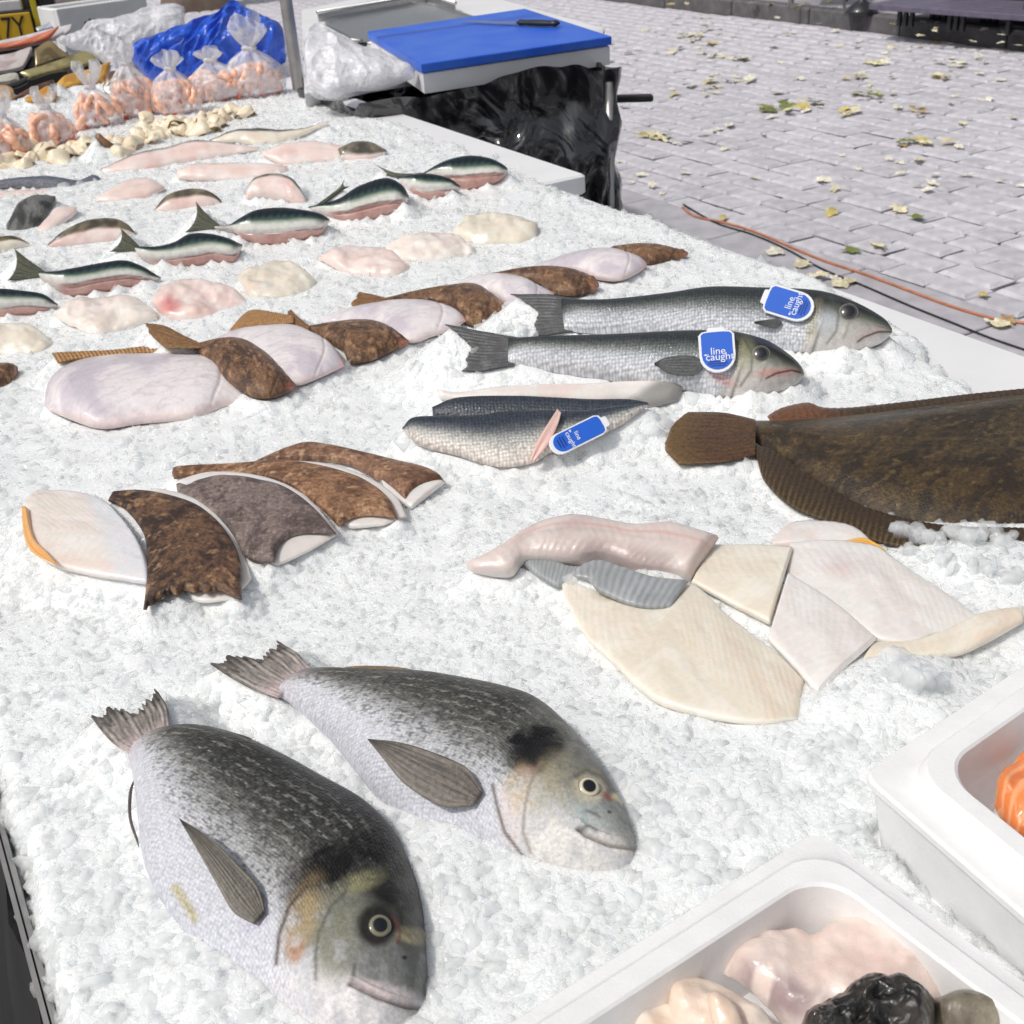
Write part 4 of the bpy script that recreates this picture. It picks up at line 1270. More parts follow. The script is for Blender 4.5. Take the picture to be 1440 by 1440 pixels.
# ------------------------------------------------------------------ thick skinless pieces in a row
G = 'thick white skinless fillet pieces in a row'
for lab, f, tp, bt, pk in (
    ('white fillet piece at the far right of the thick row', '5', [(565, 348), (620, 300), (700, 290), (780, 295), (855, 318)], [(570, 362), (650, 406), (740, 404), (800, 402), (855, 380)], 'cream'),
    ('second white fillet piece from the street end of the thick row', '5', [(338, 402), (420, 360), (500, 350), (580, 360), (642, 402)], [(345, 418), (420, 466), (500, 472), (580, 452), (642, 428)], 'white'),
    ('rounded fillet piece with a pink cut end, third in the thick row', '5', [(112, 430), (180, 400), (280, 395), (360, 415), (424, 468)], [(115, 442), (200, 492), (290, 517), (380, 517), (424, 486)], 'pink'),
    ('block of white fillet right of the pink spotted piece', '4', [(1000, 560), (1080, 520), (1180, 492), (1260, 520), (1335, 580)], [(1005, 582), (1060, 672), (1150, 688), (1240, 672), (1335, 622)], 'cream'),
    ('fillet piece with a round pink bone mark at its left end', '4', [(632, 662), (700, 600), (800, 575), (900, 590), (1000, 630), (1062, 688)], [(640, 682), (720, 762), (850, 772), (960, 742), (1062, 702)],
     lambda c: mix(p_flesh('pink')(c), rgb(206, 120, 116), .8 * ell(c.x, c.y, (715, 690), (50, 40), 20, .6))),
    ('cream fillet piece in front of the mackerel at the left', '4', [(228, 722), (290, 670), (400, 650), (520, 650), (620, 680), (668, 738)], [(240, 742), (330, 792), (430, 842), (540, 802), (668, 762)], 'white'),
    ('yellowish fillet piece cut off by the left side of the picture', '4', [(-90, 800), (0, 768), (100, 765), (180, 800), (232, 858)], [(-90, 880), (0, 902), (80, 922), (170, 912), (232, 872)], 'cream')):
    simple('fillet_piece', 'fillet', lab, f, tp, bt, G, pk, ZT - .002, k=.25, th=.015, pe=.3, caps=(.08, .08), wob=(.009, 34))

# ------------------------------------------------------------------ mackerel
G = 'gutted mackerel in a slanting row'
def mack(label, f, top, bot, tail=None, z=ZT + .009):
    o = strip('mackerel', f, top, bot, z, k=.55, th=.022, pe=.5, back=.6, caps=(.1, .14), paint=p_mack, mat=M['mackerel'], dens=1.4, seed=len(SOLIDS),
              disp=lambda c: -.005 * np.exp(-((c.t - .91 + .10 * (1 - ((c.s - .58) / .4) ** 2)) / .03) ** 2) * ss(.2, .3, c.s) * (1 - ss(.88, .93, c.s)))
    tag(o, label, 'fish', G)
    if tail:
        strip('tail_fin', f, tail[0], tail[1], z, plane=o, k=.7, th=.002, pe=.3, caps=(.02, .02), paint=p_fin((58, 62, 54), (112, 112, 92), 16), mat=M['fin'], parent=o, dens=1.4, bulge=-8, anchor=bot[0])
    return o
mack('mackerel at the street end of the row, topmost and clear of the others', '5', [(470, 150), (540, 111), (620, 93), (690, 101), (735, 122), (753, 136)], [(480, 158), (590, 202), (640, 204), (700, 190), (740, 168), (753, 144)], ([(480, 150), (380, 152), (300, 122)], [(485, 160), (390, 166), (340, 160)]))
mack('short mackerel squeezed in between two longer ones near the street end', '5', [(378, 168), (440, 156), (500, 155), (560, 170), (594, 196)], [(388, 182), (430, 222), (480, 244), (545, 232), (594, 208)])
mack('mackerel with striped back right of the middle of the row', '5', [(80, 266), (180, 240), (250, 196), (340, 168), (396, 190), (420, 228)], [(88, 277), (170, 307), (240, 318), (340, 296), (400, 270), (420, 242)], ([(100, 264), (180, 205), (205, 170)], [(110, 276), (190, 215), (225, 195)]))
mack('plump mackerel with upright tail in the middle of the row', '4', [(900, 352), (960, 350), (1010, 321), (1080, 286), (1180, 275), (1280, 285), (1350, 301), (1390, 324)], [(905, 364), (980, 376), (1030, 407), (1100, 428), (1200, 428), (1290, 408), (1355, 388), (1390, 334)], ([(930, 352), (870, 300), (825, 248)], [(930, 364), (850, 372), (780, 380)]))
mack('mackerel with forked tail and open belly left of the plump one', '4', [(565, 438), (660, 440), (740, 420), (800, 386), (880, 385), (950, 401), (1022, 432)], [(570, 456), (610, 500), (700, 524), (820, 528), (900, 510), (990, 505), (1022, 442)], ([(590, 440), (550, 400), (508, 362)], [(590, 458), (530, 462), (462, 462)]))
mack('mackerel third from the left with pale belly and greenish tail', '4', [(160, 545), (240, 545), (320, 531), (400, 515), (520, 498), (600, 520), (678, 570)], [(165, 566), (220, 612), (300, 648), (420, 634), (540, 614), (620, 600), (678, 578)], ([(190, 545), (120, 495), (60, 448)], [(190, 566), (110, 578), (30, 584)]))
mack('mackerel whose head alone shows at the left side of the picture', '4', [(-140, 640), (0, 618), (100, 626), (190, 641), (245, 684)], [(-140, 700), (0, 742), (100, 732), (200, 720), (245, 692)])

# ------------------------------------------------------------------ assorted fish and fillets further back
def p_halfskin(skin, fl, edge=.5):
    g = p_flesh(fl)
    def f(c):
        m_ = 1 - ss(edge - .06, edge + .06, c.t + .12 * (fbm(c.u * 30, c.v * 30) - .5))
        sk = mix(rgb(*skin), rgb(*[q * .6 for q in skin]), ss(.4, .65, fbm(c.u * 60 + c.sd, c.v * 60, 0, 4)))
        return mix(g(c), sk, m_)
    return f
BK = [
 ('whole_fish', 'fish', 'slim blue grey fish at the left edge below the shellfish', '4', [(-90, 172), (60, 150), (200, 142), (330, 160), (398, 138), (440, 163)], [(-90, 200), (100, 192), (250, 200), (340, 188), (400, 172), (440, 170)], lambda c: ramp(c.t + .1 * (fbm(c.u * 60, c.v * 60) - .5), [(0, (74, 82, 96)), (.5, (104, 110, 122)), (1, (150, 150, 156))]), 'bass', .014, .5),
 ('pale_fillet', 'fillet', 'pale pink fillet under the slim blue grey fish', '4', [(-60, 205), (80, 200), (200, 196), (300, 200)], [(-60, 250), (60, 248), (180, 235), (300, 214)], 'pink', 'flesh', .01, .3),
 ('dark_fillet', 'fillet', 'dark grey skinned block with a glossy edge at the left', '4', [(25, 350), (70, 265), (130, 232), (190, 224), (236, 232)], [(32, 388), (140, 384), (170, 350), (205, 300), (236, 242)], lambda c: mix(rgb(104, 104, 102), rgb(58, 58, 56), ss(.4, .6, fbm(c.u * 60, c.v * 60, 0, 4))), 'brown', .014, .35),
 ('pale_fillet', 'fillet', 'pale flesh showing right of the dark skinned block', '4', [(150, 372), (200, 310), (240, 270), (320, 268)], [(160, 384), (220, 380), (270, 340), (325, 290)], 'pink', 'flesh', .009, .3),
 ('pale_fillet', 'fillet', 'pale fillet with clean edges right of the slim blue fish', '4', [(400, 240), (480, 190), (560, 152), (640, 152), (694, 184)], [(410, 252), (520, 264), (620, 244), (694, 196)], 'pink', 'flesh', .014, .35),
 ('fish_tail_piece', 'fish', 'grey skinned fish piece in front of the middle pale fillet', '4', [(640, 290), (700, 226), (780, 200), (860, 200), (922, 230), (948, 268)], [(650, 302), (720, 308), (800, 304), (880, 288), (948, 276)], p_halfskin((130, 120, 98), 'pink', .48), 'pale', .02, .5),
 ('fish_tail_piece', 'fish', 'humped fish piece with pink flesh below the long fillets', '4', [(1034, 212), (1070, 150), (1150, 130), (1230, 150), (1280, 210), (1300, 260)], [(1040, 238), (1120, 240), (1200, 252), (1260, 268), (1300, 270)], p_halfskin((150, 140, 128), 'pink', .22), 'pale', .02, .5),
 ('fish_tail_piece', 'fish', 'olive skinned fish piece behind the forked mackerel tail', '4', [(200, 432), (280, 370), (380, 326), (480, 320), (540, 345), (572, 384)], [(210, 442), (320, 452), (420, 442), (500, 432), (572, 398)], p_halfskin((118, 108, 86), 'pink', .55), 'pale', .02, .5),
 ('fish_tail_piece', 'fish', 'ridged brown fish piece at the left edge above the mackerel', '4', [(-80, 425), (0, 398), (70, 398), (132, 432)], [(-80, 490), (0, 480), (80, 455), (132, 442)], p_halfskin((122, 106, 76), 'cream', .5), 'pale', .018, .5),
 ('long_fillet', 'fillet', 'long pinkish fillet with a grey back edge, nearer of the two', 'A', [(420, 716), (560, 652), (700, 620), (800, 596), (900, 596), (1000, 610), (1092, 624)], [(440, 732), (600, 732), (750, 692), (900, 672), (1092, 636)], p_halfskin((104, 98, 88), 'pink', .16), 'flesh', .012, .4),
 ('long_fillet', 'fillet', 'long grey backed fish with yellowish tail, farthest from the viewer', 'A', [(880, 590), (980, 552), (1080, 540), (1180, 545), (1280, 541), (1388, 514)], [(900, 598), (1020, 604), (1120, 624), (1230, 592), (1300, 562), (1388, 522)], p_halfskin((92, 92, 86), 'cream', .3), 'flesh', .013, .4),
 ('pink_fillet', 'fillet', 'smooth pink fillet close to the grey barred tail piece', 'A', [(1098, 642), (1200, 606), (1320, 596), (1440, 612), (1520, 618)], [(1110, 658), (1210, 704), (1320, 694), (1440, 684), (1520, 660)], 'pink', 'flesh', .012, .4),
 ('pink_fillet', 'fillet', 'low pink fillet behind the humped fish piece', 'A', [(738, 722), (820, 690), (960, 690), (1100, 690), (1214, 700)], [(750, 752), (900, 768), (1080, 768), (1214, 732)], 'pink', 'flesh', .012, .4),
 ('fish_tail_piece', 'fish', 'grey barred tail piece beside the pink fillet, nearest the black bag', '5', [(180, 70), (230, 46), (290, 46), (346, 74)], [(190, 102), (250, 117), (310, 108), (346, 82)], p_halfskin((120, 112, 98), 'pink', .8), 'pale', .016, .5)]
for nm, ct, lab, f, tp, bt, pk, mt, th, k in BK:
    simple(nm, ct, lab, f, tp, bt, None, pk, ZT - .001, k=k, th=th * .8, pe=.36, mat=mt, caps=(.08, .08), wob=(.004, 24))
#@@PART3

# ------------------------------------------------------------------ polystyrene boxes at the near right
BOXES = []


def foam_box(label, K, A, B, la, lb, zr, zb, w1, w2, st):
    """open box: rim corner K (world xy), edge directions A and B, loft of rounded rectangles"""
    A, B = unit(A), unit(B)
    q = w1 + .004
    prof = [(.012, zb), (.003, zr - st - .010), (.0, zr - st - .006), (.0, zr - st - .002), (.0015, zr - st), (w1, zr - st), (w1 + .0015, zr - st + .001), (q - .0005, zr - .002), (q + .001, zr), (q + w2, zr), (q + w2 + .0015, zr - .0015), (q + w2 + .007, zb + .010), (q + w2 + .014, zb + .006)]
    R0, ns = .030, 8
    vs, fs, N = [], [], 4 * (ns + 1)
    for off, z in prof:
        r = .010 if off < .006 else (.014 if off <= w1 else .024)
        a0, a1, b0, b1 = off + r, la - off - r, off + r, lb - off - r
        for (ca, cb, w0) in ((a0, b0, math.pi), (a1, b0, 1.5 * math.pi), (a1, b1, 0), (a0, b1, .5 * math.pi)):
            for i in range(ns + 1):
                w = w0 + .5 * math.pi * i / ns
                vs.append(np.array([*(K[:2] + A[:2] * (ca + r * math.cos(w)) + B[:2] * (cb + r * math.sin(w))), z]))
    flip = np.cross(A, B)[2] < 0
    for i in range(len(prof) - 1):
        for j in range(N):
            q = (i * N + j, i * N + (j + 1) % N, (i + 1) * N + (j + 1) % N, (i + 1) * N + j)
            fs.append(tuple(reversed(q)) if flip else q)
    last = tuple((len(prof) - 1) * N + j for j in range(N))
    fs.append(tuple(reversed(last)) if flip else last)
    b0_ = tuple(range(N - 1, -1, -1))
    fs.append(tuple(reversed(b0_)) if flip else b0_)
    o = mesh_obj('foam_box', vs, fs, M['foam'])
    o.data.set_sharp_from_angle(angle=math.radians(28))
    BOXES.append((np.array(K[:2]), A[:2], B[:2], la, lb))
    return tag(o, label, 'box', 'white polystyrene fish boxes')


z1 = ZT + .045
K1 = P(1150, 1155, z1)
box1 = foam_box('nearest white polystyrene box holding pale fish pieces and a dark skin', K1, P(692, 1440, z1) - K1, P(1440, 1366, z1) - K1, .50, .34, z1, ZT - .034, .008, .012, .005)
z2 = ZT + .056
K2 = P(1213, 1068, z2)
box2 = foam_box('white polystyrene box behind at the right edge holding orange fish', K2, P(1440, 918, z2) - K2, P(1440, 1262, z2) - K2, .42, .5, z2, ZT - .034, .015, .012, .010)
zc = z1 - .026
mk = simple('monkfish_piece', 'fish', 'large pale skinless piece in the near foam box with grey membrane', 'Y', [(350, 440), (410, 330), (500, 275), (620, 268), (680, 280), (750, 238), (850, 222), (950, 272), (1060, 322), (1150, 432), (1198, 500)],
       [(370, 455), (440, 500), (520, 562), (600, 640), (760, 660), (900, 640), (1050, 600), (1150, 560), (1200, 520)], None,
       lambda c: mix(mix(p_flesh('pink')(c), rgb(224, 206, 194), .5), rgb(138, 116, 122), .75 * ell(c.x, c.y, (560, 510), (190, 70), 25, .6) * ss(.3, .6, fbm(c.u * 60, c.v * 60, 0, 4))), zc, mat='boxflesh', k=.2, th=.018, pe=.3, wob=(.010, 36), caps=(.12, .12))
simple('monkfish_piece', 'fish', 'curled peach coloured piece at the left of the near foam box', 'Y', [(20, 620), (50, 570), (100, 545), (150, 540), (230, 590), (300, 700)], [(20, 700), (80, 760), (160, 800), (280, 790)], None, 'peach', zc + .000, mat='boxflesh', k=.15, th=.011, pe=.3, wob=(.009, 42), caps=(.12, .12))
simple('monkfish_piece', 'fish', 'broad folded flap of pale flesh at the left of the near foam box', 'Y', [(155, 480), (190, 432), (240, 420), (310, 448), (400, 498), (480, 548), (545, 620), (580, 700)], [(150, 520), (165, 600), (230, 690), (330, 740), (460, 760), (560, 750)], None, 'peach', zc + .006, mat='boxflesh', k=.2, th=.012, pe=.35, wob=(.010, 40), caps=(.12, .1))
simple('monkfish_piece', 'fish', 'narrow orange tinged fold lying on the broad flap in the near foam box', 'Y', [(290, 505), (330, 498), (380, 530), (420, 590), (450, 680)], [(295, 540), (310, 600), (340, 670), (380, 730)], None, 'warm', zc + .016, mat='boxflesh', k=.25, th=.008, pe=.4, wob=(.005, 50), caps=(.14, .1))
simple('dark_skin', 'fish', 'wrinkled black wet skin heaped at the front of the near foam box', 'Y', [(620, 660), (640, 600), (700, 562), (760, 540), (810, 500), (870, 482), (920, 486), (960, 478), (1010, 500), (1050, 530), (1100, 532)],
       [(640, 760), (760, 780), (900, 780), (1040, 760), (1120, 640)], None, lambda c: mix(rgb(52, 46, 40), rgb(24, 22, 20), ss(.4, .65, fbm(c.u * 60, c.v * 60, 0, 4))), zc + .012, k=.25, th=.024, pe=.5, mat='gloss_dark', wob=(.006, 55), caps=(.12, .12),
       disp=lambda c: .010 * (1 - np.abs(2 * fbm(c.u * 75, c.v * 95, 3.0, 4) - 1)))
simple('grey_jelly_piece', 'fish', 'translucent grey brown piece beside the wrinkled black skin', 'Y', [(1085, 545), (1120, 530), (1200, 500), (1270, 500), (1330, 540), (1372, 610)], [(1090, 640), (1150, 700), (1250, 720), (1340, 690), (1374, 630)], None,
       lambda c: mix(rgb(112, 104, 90), rgb(170, 160, 138), ss(.35, .9, c.s) * .8), zc + .008, k=.25, th=.02, pe=.5, mat='gloss_dark', wob=(.004, 40), caps=(.14, .14))
zo = z2 - .026
for lab, tp, bt in (('orange fish piece at the left of the far foam box', [(1362, 425), (1366, 360), (1400, 318), (1470, 310), (1540, 370)], [(1372, 445), (1420, 500), (1480, 510), (1540, 450)]),
                    ('upper orange fish piece in the far foam box', [(1405, 320), (1430, 285), (1480, 270), (1540, 290)], [(1412, 340), (1460, 360), (1540, 340)]),
                    ('orange fish piece at the cut edge of the far foam box', [(1440, 440), (1500, 400), (1580, 420)], [(1450, 520), (1520, 560), (1590, 520)])):
    simple('orange_fish_piece', 'fish', lab, 'X', tp, bt, 'orange fish in the far box', lambda c: mix(mix(rgb(240, 152, 84), rgb(226, 120, 60), fbm(c.u * 70, c.v * 70)), rgb(246, 200, 156), .45 * ss(.2, .9, np.sin(c.v * 420 + c.u * 150 + 4 * fbm(c.u * 50, c.v * 50)))), zo, k=.2, th=.012, pe=.28, wob=(.010, 40), caps=(.1, .1))

# ------------------------------------------------------------------ canopy pole, preparation table, cutting board, bin bag
pb = P(421, 131, ZT)
v, f = tube_geo([[pb[0], pb[1], z] for z in (0.01, .8, ZT, 1.2, 2.6)], .0155, 20)
pole = mesh_obj('canopy_pole', v, f, M['alu'])
tag(pole, 'grey metal pole standing at the street side corner of the fish counter', 'pole')
v, f = box_geo([pb[0], pb[1], .006], [.05, 0, 0], [0, .05, 0], [0, 0, .005])
mesh_obj('base_plate', v, [tuple(reversed(q)) for q in f], M['alu'], pole, smooth=False)


def poly_prism(name, pts, h, mat, parent=None, n=(0, 0, 1.0)):
    pts = [np.asarray(p) for p in pts]
    c = sum(pts) / len(pts)
    ar = sum(np.cross(a - c, b - c) for a, b in zip(pts, pts[1:] + pts[:1]))
    if ar @ np.asarray(n) < 0: pts = pts[::-1]
    v, f = prism_geo(pts, np.asarray(n), h)
    return mesh_obj(name, v, f, mat, parent, smooth=False)


ZB = CAM_Z - .42 * .52 / .52
ZB = .955
bc = [P(517, 44, ZB), P(592, 90, ZB), P(860, 51, ZB), P(738, 12, ZB)]
# square the corners up a little so that it is a true board
cen = sum(bc) / 4
e1, e2 = unit((bc[2] - bc[1]) + (bc[3] - bc[0])), unit((bc[0] - bc[1]) + (bc[3] - bc[2]))
prep = empty('prep_table', [cen[0] - .1, cen[1], 0])
tag(prep, 'white preparation table with an inset steel sink behind the black bag', 'table')
ZPT = .888
counter = [P(428, 132, ZPT), P(520, 112, ZPT), P(645, 92, ZPT), P(840, 70, ZPT), P(850, 40, ZPT), P(700, -2, ZPT), P(560, -14, ZPT), P(424, 14, ZPT)]
poly_prism('counter_top', [p - np.array([0, 0, .03]) for p in counter], .03, M['white_board'], prep)
for p in (counter[0], counter[3], counter[4], counter[7]):
    q = p * .92 + cen * .08
    v, f = box_geo([q[0], q[1], .43], [.018, 0, 0], [0, .018, 0], [0, 0, .427])
    mesh_obj('leg', v, [tuple(reversed(g)) for g in f], M['alu'], prep, smooth=False)
# white block under the board
blk = [cen + (p - cen) * .985 for p in bc]
o = poly_prism('white_block', [np.array([p[0], p[1], ZPT + .002]) for p in blk], ZB - .022 - ZPT - .002, M['white_board'])
tag(o, 'thick white block the blue cutting board lies on', 'block')
board = poly_prism('cutting_board', [np.array([p[0], p[1], ZB - .019]) for p in bc], .019, M['blue_board'])
tag(board, 'blue plastic cutting board with a knife lying on it', 'cutting board')
# knife
ka, kb, kc = P(728, 33, ZB + .006), P(786, 34, ZB + .008), P(655, 31, ZB + .004)
n = 14
pts = np.array([ka + (kb - ka) * i / (n - 1) for i in range(n)])
rad = [.010 + .004 * math.sin(3.0 * i / (n - 1)) + (.003 if i in (1, n - 2) else 0) for i in range(n)]
rad[0] = rad[-1] = .006
v, f = tube_geo(pts, rad, 10)
v = np.array(v)
v[:, 2] = ZB + .010 + (v[:, 2] - ZB - .008) * .55
knife = mesh_obj('knife', v, f, M['black'])
tag(knife, 'black handled knife lying on the blue cutting board', 'knife')
d = unit(kc - ka)
side = np.array([-d[1], d[0], 0])
bl = [ka + side * .009, ka - side * .012, kc + d * .02, kc * .7 + ka * .3 + side * .009]
poly_prism('blade', [np.array([q[0], q[1], ZB + .006]) for q in bl], .0018, M['steel'], knife)
# steel sink, inset in the counter: lofted rounded basin standing just proud
sk = [P(448, 31, ZPT), P(514, 68, ZPT), P(690, 34, ZPT), P(600, 4, ZPT)]
sc_ = sum(sk) / 4
rings = []
for kx, dz in ((1.0, .001), (1.0, .008), (.965, .009), (.93, .004), (.90, .0025)):
    ring = []
    for i in range(4):
        p0, p1, p2 = sk[i - 1], sk[i], sk[(i + 1) % 4]
        for tt in np.linspace(0, 1, 6):
            a_, b_ = p1 + (p0 - p1) * .22, p1 + (p2 - p1) * .22
            q = (1 - tt) ** 2 * a_ + 2 * tt * (1 - tt) * p1 + tt ** 2 * b_
            q = sc_ + (q - sc_) * kx
            ring.append([q[0], q[1], ZPT + dz])
    rings.append(ring)
N = len(rings[0])
v = [p for r in rings for p in r]
f = [(i * N + j, i * N + (j + 1) % N, (i + 1) * N + (j + 1) % N, (i + 1) * N + j) for i in range(len(rings) - 1) for j in range(N)]
f.append(tuple((len(rings) - 1) * N + j for j in range(N)))
bs = mesh_obj('sink', v, f, M['steel'], prep)
# back and side walls of the basin read as raised steel lip
v, f = tube_geo(np.array([sk[0] + [0, 0, .03], sk[3] + [0, 0, .03], sk[3] * .5 + sk[2] * .5 + np.array([0, 0, .03])]), .006, 8)
mesh_obj('sink_rim', v, f, M['steel'], prep)
for a_, b_ in ((sk[0], sk[3]), (sk[3], sk[3] * .5 + sk[2] * .5)):
    poly_prism('sink_wall', [a_, b_, b_ + np.array([0, 0, .03]), a_ + np.array([0, 0, .03])], .002, M['steel'], prep, unit(np.cross(b_ - a_, [0, 0, 1])))
v, f = tube_geo(np.array([P(452, 40, ZPT + .012), P(480, 55, ZPT + .012), P(508, 58, ZPT + .012)]), .007, 8)
mesh_obj('drain_pipe', v, f, M['alu'], prep)
v, f = tube_geo(np.array([P(486, 64, ZPT + .008), P(516, 62, ZPT + .008)]), .006, 8)
o = mesh_obj('tool_handle', v, f, M['black'])
tag(o, 'short black handle lying in front of the steel sink', 'tool')

# bin bag on its frame
mb, tb_, bb = new_mat('black_bin_bag')
setp(bb, rough=.14, spec=1.0, coat=.5, coatr=.08)
bb.inputs['Base Color'].default_value = (.012, .012, .014, 1)
tcn = nd(tb_, 'ShaderNodeTexCoord')
wv = nd(tb_, 'ShaderNodeTexNoise', Scale=5.0, Detail=2.5, Roughness=.45, Distortion=2.2)
tb_.links.new(tcn.outputs['Object'], wv.inputs['Vector'])
bpn = nd(tb_, 'ShaderNodeBump', Strength=.8, Distance=.04)
tb_.links.new(wv.outputs['Fac'], bpn.inputs['Height'])
tb_.links.new(bpn.outputs[0], bb.inputs['Normal'])
M['binbag'] = mb
zf = .925
q0, q1, q2 = P(512, 138, .895), P(648, 102, zf), P(864, 82, zf)
q3 = q2 + U * .36
q4 = q0 + U * .36
per = [q0, q1, q2, q3, q4, q0]
seglen = [np.linalg.norm(np.array(b) - np.array(a)) for a, b in zip(per[:-1], per[1:])]
nper, nz_ = 220, 70
cum = np.concatenate([[0], np.cumsum(seglen)])
ss_ = np.linspace(0, cum[-1], nper, endpoint=False)
base = np.stack([np.interp(ss_, cum, [p[k] for p in per]) for k in range(3)], 1)
cxy = np.mean(np.array(per[:-1]), 0)
nxt = np.roll(base, -1, 0) - np.roll(base, 1, 0)
out = np.stack([nxt[:, 1], -nxt[:, 0], np.zeros(nper)], 1)
out /= np.linalg.norm(out, axis=1, keepdims=True)
if np.mean(np.einsum('ij,ij->i', out[:, :2], base[:, :2] - cxy[:2])) < 0: out = -out
dc = np.min(np.stack([np.abs(ss_ - c_) for c_ in (cum[1], cum[2], cum[3], cum[4])]), 0)
vs = []
for j in range(nz_):
    w = j / (nz_ - 1)
    zz = (base[:, 2]) * (1 - w) + .06 * w
    # swags between the corners, gathered folds that run down from each corner, crumples
    sw = -.030 * np.exp(-(w / .12) ** 2) * np.sin(np.clip((ss_ - cum[0]) / .3, 0, 50) * 2.2) ** 2
    fold = np.sin(ss_ * 60 + 6 * w + 5 * vn(ss_ * 7, w * 3)) * .010 * np.exp(-(dc / .10) ** 2) * np.exp(-w / .5)
    dg = 1 - np.abs(2 * fbm(ss_ * 4.2 + w * 4.5, w * 3 - ss_ * 2.2, 1.0, 2) - 1)
    dg2 = 1 - np.abs(2 * fbm(ss_ * 13 - w * 8, w * 9 + ss_ * 4, 5.0, 3) - 1)
    vf = 1 - np.abs(2 * fbm(ss_ * 11 + 1.2 * w, w * 1.3, 9.0, 3) - 1)
    off = fold * 1.2 + .045 * (dg ** 2 - .4) * min(1, w * 4 + .15) + .045 * (vf ** 2 - .5) * min(1, w * 3) + .010 * (dg2 - .5) + .020 * (1 if w < .10 else 0) * (1 - w / .10 if w < .1 else 0) - .05 * w + .02 * math.sin(w * 3)
    p = base + out * off[:, None]
    p[:, 2] = zz + sw + .012 * (vn(ss_ * 22, w * 5) - .5)
    vs.append(p)
vs = np.vstack(vs)
fs = [(j * nper + i, (j + 1) * nper + i, (j + 1) * nper + (i + 1) % nper, j * nper + (i + 1) % nper) for j in range(nz_ - 1) for i in range(nper)]
stand = empty('bin_stand', [cxy[0], cxy[1], 0])
tag(stand, 'crumpled black bin bag hung on a metal stand in front of the prep table', 'bin')
mesh_obj('bag', vs, fs, M['binbag'], stand)
for i, p in enumerate(per[:4]):
    pts = np.array([p, [p[0], p[1], p[2] - .05]]) 
    v, f = tube_geo(np.array([[p[0], p[1], .004], [p[0], p[1], p[2] - .05]]) + np.append(out[int(ss_.searchsorted(cum[i])) % nper][:2] * -.015, 0), .011, 8)
    mesh_obj('leg', v, f, M['alu'], stand)
v, f = tube_geo(np.array([np.array(p_) * .965 + cxy * .035 for p_ in per]) + np.array([0, 0, -.045]), .009, 10)
mesh_obj('hoop', v, f, M['black'], stand)
hp = P(866, 142, .80)
v, f = box_geo(hp + np.array([.045, .02, 0]), np.array([.05, 0, -.002]), np.array([0, .014, 0]), np.array([0, 0, .008]), .003)
mesh_obj('clamp_bar', v, [tuple(reversed(q)) for q in f], M['black'], stand, smooth=False)
for (xa, ya), (xb, yb), za in (((832, 100), (858, 140), .86), ((655, 128), (680, 165), .84)):
    c0, c1 = P(xa, ya, za), P(xb, yb, za - .07)
    v, f = tube_geo(np.array([c0 - [0, .05, 0], (c0 + c1) / 2 - [0, .075, 0], c1 - [0, .05, 0]]), .008, 8)
    mesh_obj('clip', v, f, M['alu'], stand)

# ------------------------------------------------------------------ clear plastic, knotted bags of prawns, shellfish
def film(name, colr, alpha, rough=.18, bump=.5, sc=30.0):
    m, t, b = new_mat(name)
    setp(b, rough=rough, coat=.3, alpha=alpha)
    b.inputs['Base Color'].default_value = (*colr, 1)
    tc = nd(t, 'ShaderNodeTexCoord')
    nz = nd(t, 'ShaderNodeTexNoise', Scale=sc, Detail=5.0, Distortion=1.5)
    t.links.new(tc.outputs['Object'], nz.inputs['Vector'])
    bp = nd(t, 'ShaderNodeBump', Strength=bump, Distance=.015)
    t.links.new(nz.outputs['Fac'], bp.inputs['Height'])
    t.links.new(bp.outputs[0], b.inputs['Normal'])
    mr = nd(t, 'ShaderNodeMapRange')
    mr.inputs[1].default_value, mr.inputs[2].default_value = .35, .7
    mr.inputs[3].default_value, mr.inputs[4].default_value = max(alpha - .2, .02), min(alpha + .25, 1)
    t.links.new(nz.outputs['Fac'], mr.inputs[0])
    t.links.new(mr.outputs[0], b.inputs['Alpha'])
    return m


M['clear'] = film('clear_bag_film', (.84, .84, .87), .46)
M['milky'] = film('milky_plastic_film', (.80, .80, .83), .72)
M['bluefilm'] = film('blue_carrier_film', (.008, .10, .66), .97, .16, 1.0, 16.0)


def crumple(amp, fr):
    return lambda c: amp * ((1 - np.abs(2 * fbm(c.u * fr + 3, c.v * fr * .8, 2.0, 4) - 1)) - .5) + amp * .6 * (1 - np.abs(2 * vn(c.u * fr * 2.3, c.v * fr * 2.3 + c.u * fr) - 1))


def sheet(name, cat, label, f, top, bot, z, k, th, mat, paint=None, amp=.012, fr=18, pe=.5, **kw):
    kw.setdefault('solid', False)
    o = strip(name, f, top, bot, z, k=k, th=th, pe=pe, back=.3, sink=.1, caps=kw.pop('caps', (.12, .12)), paint=paint or (lambda c: np.ones(c.s.shape + (3,)) * .8), mat=M[mat], disp=crumple(amp, fr), dens=1.3, seed=len(SOLIDS), **kw)
    return tag(o, label, cat)


